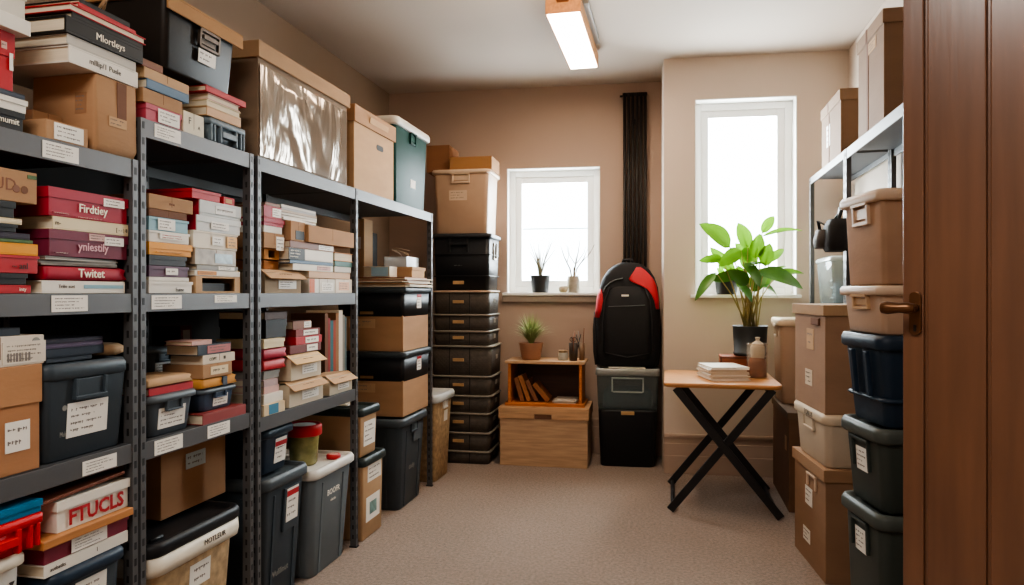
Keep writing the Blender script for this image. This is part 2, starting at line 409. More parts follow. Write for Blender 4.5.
# =================================================================== RACKS
def post_mesh(h, wy, wx):
    m = MB(); m.box(0, wx, -wy/2, wy/2, 0, h)
    z = .04
    while z < h-.03:
        m.box(wx, wx+.0006, -wy*.2, wy*.2, z, z+.02, 1)
        m.box(wx*.35, wx*.6, -wy/2-.0006, -wy/2, z, z+.02, 1)
        z += .045
    m.box(-.004, wx+.004, -wy/2-.004, wy/2+.004, 0, .006, 1)
    return m
def rack(lab, ys, levels, xf, dep, h, rz, place=None, wy=.02, wx=.03, beam=.052, panels=()):
    """ys: world Y of the posts (front at X=xf).  levels: (z, i, j) shelf between post i and j"""
    y0 = ys[0]; sg = 1 if rz == 0 else -1
    t = thing('shelving_rack', lab, 'shelving rack', (xf-sg*dep/2, y0, 0), rz, place)
    loc = [sg*(y-y0) for y in ys]; shelves = {}
    for i, y in enumerate(loc):
        for xx in (dep/2-wx, -dep/2):
            post_mesh(h, wy, wx).obj('upright', [STEEL, STEELD], t, loc=(xx, y, 0))
    for i, j in panels:
        MB().box(-dep/2-.004, -dep/2-.0005, loc[i], loc[j], .02, h-.01).obj('shade_panel', P('shade_panel', '#26231f', .8, var=.1), t)  # dark sheet added to stand in for shade behind the shelves
    for (z, i, j) in levels:
        a, b = sorted((loc[i], loc[j])); a += wy/2+.001; b -= wy/2+.001
        s = MB(); s.box(-dep/2+.004, dep/2-.004, a, b, z-.014, z, 1)
        s.box(dep/2-.012, dep/2-.002, a, b, z-beam, z); s.box(-dep/2+.004, -dep/2+.014, a, b, z-beam, z-.014)
        s.box(dep/2-.03, dep/2-.012, a, b, z-.02, z-.014)
        o = s.obj('shelf', [STEEL, SHELFB], t, .001); shelves[(z, i)] = o
    return t, shelves
def beam_label(sh, dep, y0, p0, p1, z, h=.04):
    a = yx(p0, XF)[0]-y0; b = yx(p1, XF)[0]-y0
    label(sh, 'x', dep/2-.0018, (a+b)/2, z, b-a, h, 3, name='shelf_label')
DEP = .5
Yp = [.98, yx(135.5, XF)[0]]
Z1T, ZM, Z1L, Z1B = 1.567, 1.197, .785, .12
r1, s1 = rack('grey slotted steel rack nearest the camera at the left, full of red boxes', Yp, [(Z1T, 0, 1), (ZM, 0, 1), (Z1L, 0, 1), (Z1B, 0, 1)], XF, DEP, Z1T, 0, panels=[(0, 1)])
beam_label(s1[(Z1T, 0)], DEP, Yp[0], 43, 79, Z1T-.027); beam_label(s1[(ZM, 0)], DEP, Yp[0], 52, 88, ZM-.024); beam_label(s1[(Z1L, 0)], DEP, Yp[0], 83, 117, Z1L-.03, .036)
Yq = [yx(143.5, XF)[0], yx(252, XF)[0]]
Z2T, Z2L = 1.69, .778
r2, s2 = rack('grey slotted steel rack, second from the left, big black tub on top', Yq, [(Z2T, 0, 1), (ZM, 0, 1), (Z2L, 0, 1)], XF, DEP, Z2T, 0, panels=[(0, 1)])
beam_label(s2[(Z2T, 0)], DEP, Yq[0], 155, 181, Z2T-.024, .038); beam_label(s2[(ZM, 0)], DEP, Yq[0], 152, 182, ZM-.025); beam_label(s2[(ZM, 0)], DEP, Yq[0], 215, 237, ZM-.018, .024)
beam_label(s2[(Z2L, 0)], DEP, Yq[0], 155, 183, Z2L-.026, .042); beam_label(s2[(Z2L, 0)], DEP, Yq[0], 208, 230, Z2L-.026, .04)
Yr = [yx(259.5, XF)[0], yx(357, XF)[0], yx(432, XF)[0]]
Z3L = .747
r3, s3 = rack('long grey slotted steel rack with the plastic wrapped box on its top shelf', Yr, [(Z2T, 0, 1), (ZM, 0, 1), (Z3L, 0, 1), (Z2T, 1, 2)], XF, DEP, Z2T, 0, panels=[(0, 1)])

RED = paint('#a01a33'); REDB = paint('#b01c26'); MAROON = paint('#702038'); WH = paint('#ddd8cd'); CR = paint('#d8c9a6'); YEL = paint('#dc9406'); BLK = paint('#100f0e'); SLATE = paint('#3c4450'); NAVP = paint('#1e2a3a')
PURP = paint('#574a66'); GRN = paint('#4c6a3c'); BLUE = paint('#2d6a8c'); LBLUE = paint('#87aebb'); ORNG = paint('#cf8a3a'); PINK = paint('#c9a096'); GREY = paint('#8d8d88'); TEAL = paint('#2f6a70'); TAN = paint('#c39a70'); BRN = paint('#7a4a30')

# ------------------------------------------------------------------ rack 1, top shelf
pl = 'on the top shelf of the nearest rack'
S = Stack(Z1T, pl)
S.add(fbox, -45, 25, .044, .3, 'flat_box', 'flat black box with white print at the left end of the top shelf', 'box', col=BLK, lidf=.3); S.txt('mumit', .75, .45, .02)
S.add(fbox, -45, 28, .03, .3, 'flat_box', 'white flat box between black box and slate folder at the far left top', 'box', col=WH)
S.add(book, -45, 25, .012, .3, 'folder', 'thin slate folder lying under the tall red box at the top left', 'folder', cover=SLATE)
S.add(fbox, -45, 15, .13, .3, 'storage_box', 'tall red lidded box at the left edge of the top shelf', 'box', col=REDB, lidf=.42, lid=REDB)
S.lab(.93, .5, .06, .3, 0); S.lab(.8, .75, .1, .12, 1, mat=PINK)
S.add(fbox, -45, 31, .034, .31, 'flat_box', 'white flat box lid jutting out on top of the tall red box', 'box', col=WH, sb=-.01, seam=False)
S.add(fbox, -45, 27, .075, .28, 'storage_box', 'off white deep box above the tall red box, cut by the top left corner', 'box', col=paint('#c9c4b8'), lidf=.3)
S = Stack(Z1T, pl)
S.add(fbox, 46, 88, .047, .09, 'parcel_box', 'small brown box with white address label at the front of the top shelf', 'box', col=KRAFT, seam=False, sb=.008); S.lab(.53, .5, .7, .85, 2)
S = Stack(Z1T, pl)
S.add(fbox, 33, 62.5, .088, .16, 'parcel_box', 'plain brown box with one printed line behind the small white labelled box', 'box', col=KRAFT, seam=False, sb=.105)
scribble(.05, .006, 1, _rn).obj('printed_lettering', INK, S.last, loc=(.0805, 0, .05))
S = Stack(Z1T, pl)
def bagbox(t, w, d, h):
    MB().loft([rr(d/2-.006, w/2-.004, .008, 0), rr(d/2+.003, w/2, .012, .02), rr(d/2, w/2, .01, h*.6), rr(d/2-.002, w/2-.002, .006, h)]).obj('carton_body', KRAFT, t, .001)
    MB().box(d/2-.001, d/2+.0012, -.001*w, .22*w, h*.5, h*.98).obj('cut_out_slot', KRAFTD, t)
    label(t, 'x', d/2+.0022, .0*w, h*.43, w*.42, .026, 2, mat=KRAFTL)
    label(t, 'y', w/2-.0005, d*.28, h*.62, .035, .055, 3, mat=KRAFT2)
S.add(bagbox, 95, 137.5, .2, .2, 'kraft_box', 'large brown paper carton with a slot in its front under the white binders', 'box', sb=.006)
S.add(book, 69, 138, .043, .3, 'ring_binder', 'thick white binder with pencilled title on the brown slotted carton', 'binder', cover=WH, sb=.004, cov=.004); S.txt('mlllip/1 Pusle', .5, .5, .02, INK)
S.add(book, 67, 136, .026, .3, 'ring_binder', 'thinner pale grey binder lying on the thick white binder', 'binder', cover=paint('#b9b4aa'), sb=.006)
S.add(book, 66, 143, .042, .29, 'book', 'thick black album with pale lettering above the pale binders', 'book', cover=BLK, sb=.0, cov=.006); S.txt('Mlortleys', .55, .5, .026)
S.add(book, 72, 143, .015, .28, 'folder', 'black folder sandwiched between the black album and the red folder', 'folder', cover=BLK, sb=.004)
S.add(book, 70, 146, .019, .28, 'folder', 'bright red folder with cream edge in the pile on the brown carton', 'folder', cover=REDB, sb=.002, spine=False)
S.add(book, 76, 136, .014, .26, 'folder', 'upper thin red folder near the top of the tall pile', 'folder', cover=REDB, sb=.012, rz=2)
S.add(book, 80, 130, .016, .24, 'folder', 'black folder topmost on the tall pile at the top left', 'folder', cover=BLK, sb=.02)
o = MB().tube([(0,0,0), (.02,.005,.03), (.02,.02,.05), (-.01,.04,.045), (-.03,.045,.0)], .004, 6).obj('strap_loop', P('strap_tan', '#a98560', .7), None, loc=(XF-.05, yx(122, XF)[0]-.03, S.z+.004))
tag(o, 'tan strap loop lying on the tall pile beside the big black tub', 'strap')
# ------------------------------------------------------------------ rack 1, middle shelf
pl = 'on the middle shelf of the nearest rack'
S = Stack(ZM, pl)
S.add(book, -45, 31, .019, .28, 'book', 'thin red book at the bottom of the left pile on the eye level shelf', 'book', cover=REDB); S.txt('inty', .88, .5, .012)
S.add(fbox, -45, 28, .026, .26, 'flat_box', 'black flat box between two red ones in the left pile', 'box', col=BLK)
S.add(fbox, -45, 39.5, .041, .3, 'flat_box', 'bright red box file with a dark scrawl in the left pile', 'box', col=REDB, lidf=.15); S.txt('~ anl', .75, .4, .02, INK)
S.add(book, -45, 38, .027, .28, 'box_file', 'yellow box file on the bright red one in the left pile', 'box file', cover=YEL)
S.add(book, -45, 33, .008, .26, 'folder', 'thin green folder on the yellow box file', 'folder', cover=GRN)
S.add(book, -45, 30, .014, .26, 'folder', 'dark purple folder above the green one in the left pile', 'folder', cover=paint('#2c2233'))
S.add(fbox, -45, 18, .018, .26, 'flat_box', 'black flat box under the thin cream book in the left pile', 'box', col=BLK)
S.add(book, -45, 22, .013, .27, 'book', 'thin cream book near the top of the left pile at eye level', 'book', cover=CR)
S.add(fbox, -45, 16, .037, .24, 'flat_box', 'dark box holding up the printed cardboard box', 'box', col=BLK)  # black box put in to fill the gap below the cardboard box
S.add(fbox, -45, 37, .073, .27, 'parcel_box', 'printed cardboard box with pictures on top of the left pile at eye level', 'box', col=KRAFT, seam=False)
for u, m_ in ((.72, BRN), (.83, KRAFTD)):
    MB().lathe([(.009, 0), (.009, .0012)], 14).obj('printed_picture', m_, S.last, loc=(S.d/2-.0002, (u-.5)*S.w, .03), rot=(0, R(90), 0))
S.lab(.93, .85, .12, .12, 0, mat=GRN, name='green_tape'); S.txt('UD', .58, .5, .04, BRN)
S = Stack(ZM, pl)
S.add(book, 42, 125, .031, .29, 'book', 'thick white paperback at the bottom of the right pile on the nearest rack', 'book', cover=WH); S.lab(.72, .55, .5, .3, 0, mat=LBLUE, name='blue_strip'); S.txt('Trilie aset', .27, .55, .012, INK)
def pillow(t, w, d, h, col):
    MB().loft([rr(d/2-.02, w/2-.006, .01, 0), rr(d/2, w/2, .01, h*.15), rr(d/2-.006, w/2-.004, .01, h*.5), rr(d/2-.004, w/2-.001, .01, h*.85), rr(d/2-.02, w/2-.004, .01, h)]).obj('soft_case', col, t)
S.add(pillow, 46, 129, .037, .28, 'soft_case', 'soft red case with white lettering above the white paperback', 'case', col=RED); S.txt('Twitet', .52, .5, .031, bold=.01)
papers(None, .235, .25, .021, 5, 'paper_stack', 'thin sheaf of grey papers between the red case and maroon box', 'papers', (XF-.145, (yx(42, XF)[0]+yx(127, XF)[0])/2, S.z), cols=('#8a867e', '#a39d92', '#6d6a64'), jit=.004); S.z += .0215
S.add(fbox, 49, 130.5, .065, .3, 'flat_box', 'maroon lidded box with two stickers in the right pile at eye level', 'box', col=MAROON, lidf=.35)
S.lab(.8, .72, .26, .34, 2); S.lab(.57, .83, .2, .26, 2, mat=PINK); S.txt('yniestily', .53, .42, .03, paint('#d9a8b0'), bold=.01)
S.lab(.15, .13, .18, .05, 1, mat=MAROON, ink=INKW)
S.add(book, 53, 130.5, .031, .29, 'book', 'cream spined book between the maroon and red boxes', 'book', cover=CR); S.txt('m-', .06, .5, .016, INK); S.txt('[ - - | 8', .9, .45, .014, INK)
S.add(fbox, 48.5, 131, .07, .3, 'flat_box', 'crimson lidded box with white lettering topmost in the right pile at eye level', 'box', col=RED, lidf=.36)
S.lab(.8, .74, .28, .3, 2); S.txt('Firdtiey', .53, .38, .03, bold=.01); S.lab(.15, .12, .22, .05, 1, mat=RED, ink=INKW); S.lab(.5, .06, .4, .04, 1, mat=RED, ink=INKW)
# ------------------------------------------------------------------ rack 1, lower shelf
pl = 'on the lower shelf of the nearest rack'
S = Stack(Z1L, pl)
S.add(carton, -70, 42.5, .246, .4, 'cardboard_box', 'big brown cardboard box with lid at the left edge of the lower shelf', 'box', col=board('#a87852'), lid=board('#ad7f58'), lidh=.09, over=.004, sb=.01)
S.lab(.76, .35, .24, .28, 1, off=S.d/2-.0035)
S.add(fbox, -50, 44, .068, .3, 'parcel_box', 'white parcel with barcode and shipping print on the big brown box', 'parcel', col=paint('#d5cbbb'), seam=False)
label(S.last, 'x', S.d/2, .06, .03, .11, .05, 3, mat=paint('#d5cbbb'), bars=True, name='barcode')
MB().lathe([(.011, 0), (.011, .001)], 12).obj('printed_mark', GREY, S.last, loc=(S.d/2, .09, .052), rot=(0, R(90), 0))
S.add(book, -45, 20, .018, .25, 'book', 'slate blue book lying on the white barcode parcel', 'book', cover=SLATE, sb=.03)
S = Stack(Z1L, pl)
S.add(tote, 46.5, 130.5, .24, .4, 'storage_tub', 'large charcoal plastic tub with handled lid and white label on the lower shelf', 'storage tub', body=DARKBIN, lid=DARKBIN, lidh=.042, taper=.93, over=.005, r=.015, handle='grip', hw=.1, ribs=0, sb=.001, hmat=DARKBIN)
S.lab(.5, .4, .48, .36, 3); 
o = MB().lathe([(.007, 0), (.007, .001)], 12).obj('printed_mark', GREY, S.last, loc=(S.r['fx'](.12), -S.w*.27, .13), rot=(0, R(90)+S.r['tilt'], 0))
S.txt('Mulun', .24, .27, .018, GREY, squash=.6)
z0 = S.z
S.add(book, 46, 92, .012, .26, 'book', 'slate blue thin book directly on the large charcoal tub lid', 'book', cover=SLATE, sb=.045)
S.add(book, 44, 104, .022, .27, 'book', 'navy hardback on the slate book over the charcoal tub', 'book', cover=NAVP, sb=.04)
S.add(book, 44, 103, .011, .26, 'book', 'dusty purple thin book second from top over the charcoal tub', 'book', cover=PURP, sb=.04)
S.add(book, 44, 103, .011, .26, 'book', 'dark indigo book topmost over the charcoal tub', 'book', cover=paint('#2c2b3d'), sb=.042)
o = MB().loft([rr(.1, .035, .02, 0), rr(.11, .045, .02, .006), rr(.11, .045, .02, .024), rr(.1, .036, .02, .032)]).obj('padded_envelope', KRAFTL, None, loc=(XF-.17, yx(116, XF-.06)[0]-.005, z0))
tag(o, 'tan padded envelope beside the dark books on the charcoal tub', 'envelope')
# ------------------------------------------------------------------ rack 1, bottom shelf
pl = 'on the bottom shelf of the nearest rack'
S = Stack(Z1B, pl)
S.add(tote, -60, 33, .486, .4, 'storage_tub', 'white tub with cream lid at the bottom left corner under the red crate', 'storage tub', body=WHITEP, lid=CREAM, lidh=.03, taper=.93, over=.012, sb=.0)
S.txt('\u25bc', .8, .86, .016, INK)
REDP = plas('#c8141c')
def crate(t, w, d, h, body, slots=True):
    b = MB(); b.loft([rr(d/2-.016, w/2-.016, .015, 0), rr(d/2-.006, w/2-.006, .015, h*.72)])
    b.loft([rr(d/2, w/2, .016, h*.72), rr(d/2, w/2, .016, h*.97), rr(d/2-.006, w/2-.006, .012, h), rr(d/2-.012, w/2-.012, .012, h), rr(d/2-.014, w/2-.014, .012, h*.8)])
    b.obj('crate_body', body, t)
    g = MB(); g.box(d/2-.014, d/2+.006, -w*.18, w*.18, h*.3, h*.55); g.box(d/2-.012, d/2+.004, -w*.22, -w*.18, h*.05, h*.75); g.box(d/2-.012, d/2+.004, w*.18, w*.22, h*.05, h*.75)
    for q in (-.42, -.34, .34, .42): g.box(d/2-.014, d/2+.001, w*q-.004, w*q+.004, h*.05, h*.74)
    g.obj('grip', body, t, .002)
S.add(crate, -55, 46, .078, .36, 'plastic_crate', 'bright red plastic crate with a blue tray on it at the lower left', 'crate', body=REDP, sb=-.006)
S.add(fbox, -52, 43, .03, .33, 'tray', 'blue flat tray lid resting on the red crate', 'tray', col=plas('#1f6f96'), lidf=.5, sb=.0)
S = Stack(Z1B, pl)
S.add(tote, 52, 130.5, .40, .42, 'storage_tub', 'dark navy tub with white label below the white paperback at the lower left', 'storage tub', body=DARKBIN, lid=NAVY, lidh=.035, taper=.92, over=.012, sb=-.012)
S.lab(.52, .78, .4, .22, 3)
S.add(book, 44, 128, .03, .3, 'book', 'white paperback lying on the navy tub lid, near the bottom left', 'book', cover=WH, sb=.004); S.txt('autbatlts', .15, .5, .013, INK); S.txt('l', .6, .5, .015, INK)
S.add(fbox, 44, 129, .041, .31, 'flat_box', 'maroon box with a wide white label under the wooden plank', 'box', col=paint('#7d2437'), lidf=.3, sb=.004); S.lab(.5, .5, .42, .85, 3)
o = MB().box(-.17, .17, 0, yx(130.5, XF)[0]-yx(40, XF)[0], 0, .02).obj('wooden_plank', wood('plank_wood', '#b27a48', (14, 1, 14)), None, .002, loc=(XF-.16, yx(40, XF)[0], S.z))
tag(o, 'orange brown wooden plank under the white box with red lettering', 'plank'); S.z += .0206
S.add(fbox, 57, 130.5, .077, .29, 'storage_box', 'white lidded box with big red stencilled letters near the bottom left', 'box', col=WH, lidf=.3, over=.004, sb=.006); S.txt('FTUCLS', .52, .36, .052, paint('#a81420'), bold=.03)
o = MB().box(-.15, .15, -.13, .13, 0, .008).obj('hardboard_sheet', P('hardboard', '#6b3b28', .5, var=.2), None, .001, loc=(XF-.158, (yx(46, XF)[0]+yx(126, XF)[0])/2, S.z+.0085), rot=(R(2.6), 0, 0))
tag(o, 'brown hardboard sheet lying slanted on the white lettered box', 'board')

# ------------------------------------------------------------------ rack 2, top shelf
pl = 'on the top shelf of the second rack'
S = Stack(Z2T, pl)
S.add(fbox, 146, 182, .05, .26, 'flat_box', 'pinkish red box with a white label at the left of the second top shelf', 'box', col=paint('#b04456'), lidf=.3); S.lab(.62, .5, .6, .8, 2); 
S.add(fbox, 143, 182.5, .04, .25, 'flat_box', 'plain brown box on the pinkish red box under the black tub', 'box', col=KRAFT, seam=False)
S.add(book, 147, 189, .028, .25, 'folder', 'slate blue folder in the left pile under the big black tub', 'folder', cover=paint('#54708a'), sb=.008)
S.add(fbox, 143, 189, .03, .25, 'flat_box', 'thin tan card box above the slate blue folder', 'box', col=KRAFTL, seam=False, rz=1)
S.add(book, 142, 163, .022, .24, 'book', 'short brown book at the top of the left pile beside the tub', 'book', cover=BRN)
S = Stack(Z2T, pl)
S.add(fbox, 183.5, 204, .068, .2, 'carton', 'cream carton with black print between the two piles under the black tub', 'box', col=paint('#cfc6ae'), seam=False); S.txt('F', .3, .6, .03, INK); S.txt('A', .75, .4, .016, INK)
S = Stack(Z2T, pl)
S.add(crate, 208.5, 247, .08, .25, 'plastic_crate', 'small blue grey plastic crate at the right end of the second top shelf', 'crate', body=plas('#66757f'))
S.add(book, 207, 241, .03, .25, 'book', 'tan covered book on the blue grey crate', 'book', cover=TAN)
S.add(book, 207, 241, .022, .24, 'book', 'cream book in the middle of the pile on the blue grey crate', 'book', cover=CR, spine=False)
S.add(book, 208, 240, .02, .24, 'book', 'pinkish book just under the red one on the crate', 'book', cover=PINK, spine=False)
S.add(book, 206, 246, .02, .25, 'book', 'red book topmost on the blue grey crate, right under the black tub', 'book', cover=REDB, sb=.006)
# big black tub on the two piles
zt = Z2T+.1770
y0, y1 = yx(166, XF)[0], yx(238, XF)[0]; w = y1-y0; d = .42
t = thing('storage_tub', 'big glossy black tub with a tan lid on the second rack top', 'storage tub', (XF-d/2+.0, (y0+y1)/2, zt))
GBLK = P('black_gloss', '#26221f', .42, var=.2, scale=5, bump=.05, bscale=12, spec=.3)
q = tote(t, w, d, .205, GBLK, lidh=0, taper=.93, over=.004, r=.02)
o = MB(); o.box(-d/2-.01, d/2+.012, -w/2-.006, w/2+.012, .2055, .213); o.box(d/2+.006, d/2+.012, -w/2-.006, w/2+.012, .165, .2055)
o.obj('lid', board('#ab8258'), t, .002)
o = MB(); o.box(0, .01, -.05, -.042, -.06, .0); o.box(0, .01, .042, .05, -.06, 0); o.box(0, .01, -.05, .05, -.06, -.052); o.box(0, .01, -.05, .05, -.008, 0); o.box(0, .014, -.035, .035, -.03, -.018); o.box(.0, .004, -.035, .035, -.045, -.012)
o.obj('latch', P('latch_metal', '#5a5048', .35, .5), t, loc=(d/2-.001, .02, .165), rot=(0, R(4), 0))
label(t, 'x', d/2-.003, .015, .08, .085, .042, 1, tilt=R(4))
o = MB(); o.tube([(d/2-.06, -.02, .215), (d/2-.06, -.0, .237), (d/2-.06, .09, .237), (d/2-.06, .11, .215)], .007, 8); o.tube([(d/2-.1, -.06, .219), (d/2-.03, .13, .22)], .006, 6); o.obj('carry_handle', BLACKP, t)
# ------------------------------------------------------------------ rack 2, middle shelf
pl = 'on the middle shelf of the second rack'
S = Stack(ZM, pl)
S.add(fbox, 149, 193, .035, .25, 'flat_box', 'white box at the bottom of the left pile on the second rack', 'box', col=WH, lidf=.25); S.txt('Eumu', .68, .3, .016, INK)
S.add(book, 149, 189, .012, .24, 'book', 'thin white book under the purple box on the second rack', 'book', cover=WH)
S.add(fbox, 149, 189, .032, .24, 'flat_box', 'plum purple box with white sticker in the left pile', 'box', col=paint('#57324a'), lidf=.3); S.lab(.55, .5, .3, .6, 1)
S.add(fbox, 149, 187, .030, .23, 'flat_box', 'black box between the plum and orange boxes', 'box', col=BLK)
S.add(fbox, 149, 192.5, .037, .25, 'flat_box', 'bright orange yellow box in the left pile of the second rack', 'box', col=YEL, lidf=.5); S.lab(.5, .25, .7, .1, 1, mat=YEL)
S.add(fbox, 149, 190, .033, .24, 'flat_box', 'white box with red print above the orange yellow box', 'box', col=WH, lidf=.2); S.lab(.55, .55, .6, .5, 2, mat=WH, ink=REDB)
S.add(fbox, 149, 189, .039, .24, 'flat_box', 'pale blue and white box above the red printed one', 'box', col=LBLUE, lidf=.2); S.lab(.42, .5, .42, .84, 2)
S.add(fbox, 149, 187, .022, .23, 'flat_box', 'small thin brown box under the tan topmost one', 'box', col=KRAFTD, seam=False)
S.add(fbox, 149, 193, .042, .25, 'parcel_box', 'tan cardboard box topmost in the left pile of the second rack', 'box', col=KRAFT, seam=False); S.txt('mna', .5, .5, .014, BRN)
S = Stack(ZM, pl)
def openbox(t, w, d, h, col):
    k = .006; b = MB(); b.box(-d/2, d/2, -w/2, w/2, 0, k); b.box(-d/2, d/2, -w/2, w/2, h-k, h); b.box(-d/2, d/2, -w/2, -w/2+k, k, h-k); b.box(-d/2, d/2, w/2-k, w/2, k, h-k); b.box(-d/2, -d/2+k, -w/2+k, w/2-k, k, h-k)
    b.box(d/2-.004, d/2, -w/2+k, -w/2+.03, k, h-k); b.box(d/2-.004, d/2, w/2-.03, w/2-k, k, h-k)
    b.obj('box_shell', col, t)
    MB().box(-d/2+.02, d/2-.02, -w/2+.03, w/2-.03, k, h*.6).obj('dark_contents', BLK, t)
S.add(openbox, 196, 240, .055, .24, 'display_box', 'open fronted tan box with dark contents at the bottom of the right pile', 'box', col=KRAFTL)
S.add(book, 195, 240, .018, .24, 'book', 'white and orange paperback on the open fronted box', 'book', cover=WH, blurb=[(-.25, .4, ORNG)])
S.add(book, 197, 238, .016, .23, 'book', 'grey paperback under the picture box in the right pile', 'book', cover=GREY, blurb=[(.2, .4, None)])
S.add(fbox, 195, 236, .052, .23, 'flat_box', 'box printed with a grey blue picture in the right pile of the second rack', 'box', col=P('picture_print', '#a09484', .5, var=.5, scale=30), seam=False); S.lab(.68, .45, .44, .6, 0, mat=P('picture_print_blue', '#8fa3ab', .4, var=.45, scale=40), name='printed_picture')
S.add(fbox, 193.5, 238, .055, .24, 'flat_box', 'white box with orange corner above the picture box', 'box', col=paint('#d9cfbd'), lidf=.1); S.lab(.85, .5, .24, .7, 2, mat=paint('#d9a860')); S.lab(.52, .5, .24, .5, 2)
S.add(fbox, 197, 241, .049, .24, 'flat_box', 'white box with red side, second of the two near the right pile top', 'box', col=paint('#c9ccca'), lid=paint('#c9ccca')); S.lab(.5, .45, .4, .5, 2)
MB().box(-S.d/2-.001, S.d/2-.004, -S.w/2-.001, -S.w/2-.0004, .0, S.h).obj('red_side', RED, S.last)
S.add(fbox, 200, 241, .049, .24, 'flat_box', 'pale grey box with red side directly under the red box', 'box', col=paint('#bfc2c0'), lidf=.8); S.lab(.6, .5, .5, .55, 1, mat=paint('#d8d8d4'))
MB().box(-S.d/2-.001, S.d/2-.004, -S.w/2-.001, -S.w/2-.0004, .0, S.h).obj('red_side', RED, S.last)
S.add(fbox, 192, 221, .03, .24, 'flat_box', 'red box topmost in the right pile of the second rack', 'box', col=REDB, lidf=.3)
o = MB().box(-.03, .03, -.03, .03, 0, .026).obj('small_carton', REDB, None, .001, loc=(XF-.05, yx(239, XF)[0]-.026, S.z-.0306)); MB().box(.03, .0306, -.02, .015, .006, .02).obj('label', KRAFTL, o)
tag(o, 'small red carton with tan picture beside the topmost red box', 'box')
# ------------------------------------------------------------------ rack 2, lower shelf
pl = 'on the lower shelf of the second rack'
S = Stack(Z2L, pl)
GB = plas('#4a545c')
S.add(tote, 148.5, 201.5, .122, .2, 'lidded_bin', 'grey blue lidded bin with big white label under the red book and envelope', 'storage bin', body=GB, lid=plas('#5b656c'), lidh=.022, taper=.9, over=.012, handle='grip', hw=.07, sb=.0, lidstep=False)
S.lab(.5, .42, .5, .5, 3)
S.add(book, 149, 193, .022, .16, 'book', 'red book lying on the grey blue bin lid', 'book', cover=REDB, sb=.015)
S.add(pillow, 147.5, 194, .026, .16, 'padded_envelope', 'tan padded envelope on the red book over the grey blue bin', 'envelope', col=KRAFTL, sb=.01)
S = Stack(Z2L, pl)
S.add(fbox, 149, 182, .135, .15, 'storage_box', 'black box hidden behind the front grey bin on the second rack', 'box', col=BLK, sb=.217)
S.add(tote, 148, 183, .1, .16, 'lidded_bin', 'grey bin with small white label standing behind the tan envelope', 'storage bin', body=plas('#6d7880'), lid=plas('#78838a'), lidh=.02, taper=.92, over=.01, handle='grip', hw=.07, sb=.207, lidstep=False); S.lab(.5, .35, .45, .35, 2)
S = Stack(Z2L, pl)
S.add(book, 203, 246, .034, .2, 'book', 'faded red hardback at the bottom of the right pile on the lower shelf', 'book', cover=paint('#8c3a38'), sb=.0)
S.add(tote, 203, 239, .074, .16, 'lidded_bin', 'small blue grey lidded bin on the faded red hardback', 'storage bin', body=plas('#46566a'), lid=plas('#5a6670'), lidh=.016, taper=.92, over=.01, handle='grip', hw=.06, lidstep=False, r=.015); S.lab(.55, .42, .4, .5, 2)
S.add(pillow, 203, 238, .035, .15, 'wrapped_parcel', 'orange tan wrapped parcel with a dark band on the small blue grey bin', 'parcel', col=board('#c8904c')); MB().box(S.d/2-.009, S.d/2+.001, .01, .032, .003, .032).obj('band', SLATE, S.last)
S.add(fbox, 203, 232, .044, .15, 'parcel_box', 'tan box with pale label between the parcel and the white flat box', 'box', col=KRAFT, seam=False); S.lab(.55, .5, .6, .6, 1, mat=paint('#d9c9a6'))
S.add(fbox, 203, 235, .03, .12, 'flat_box', 'off white flat box with printed mark in the lower right pile', 'box', col=paint('#cfc2ae'), seam=False); S.txt('COPY', .3, .5, .014, INK); S.txt('\u25a0', .66, .5, .014, INK)
S.add(book, 198, 231, .034, .12, 'book', 'red white and blue thick book on the off white flat box', 'book', cover=paint('#27323e'), blurb=[(.12, .7, paint('#b06a68'))])
S.add(book, 192, 212, .014, .1, 'book', 'thin pink book topmost in the lower right pile', 'book', cover=PINK)
S = Stack(Z2L, pl)
S.add(fbox, 192, 214, .3, .12, 'storage_box', 'dark red box with a silver picture, standing at the back of the second rack', 'box', col=paint('#4a1418'), seam=False, sb=.28); S.lab(.5, .84, .6, .22, 0, mat=GREY, name='printed_picture')
# ------------------------------------------------------------------ under rack 2
y0, y1 = yx(147.5, XF)[0]+.005, yx(243, XF)[0]; w = y1-y0
t = thing('storage_tub', 'cork patterned tub with cream rim and black lid on the floor under the second rack', 'storage tub', (XF-.2, (y0+y1)/2, 0))
q = tote(t, w, .42, .475, CORK, lid=BLACKP, lidh=.04, rim=CREAM, rimh=.055, taper=.88, over=.02, r=.04)
label(t, 'x', q['fx'](.3), .02, .31, .1, .075, 1, tilt=q['tilt']); text(t, 'MOTLEUR', 'x', .2095, .06, .41, .024, INK)
o = MB(); o.tube([(.15, -.16, .468), (.15, -.11, .468)], .006, 6); o.obj('lid_clip', BLACKP, t)
S = Stack(.476, 'under the second rack')
S.add(carton, 161, 226, .235, .26, 'cardboard_box', 'brown cardboard box with pale blue label on the black lid under the second rack', 'box', col=board('#9c7452'), lidh=0, sb=.13, over=.001); S.lab(.5, .68, .3, .22, 1, mat=paint('#b8cad0'))

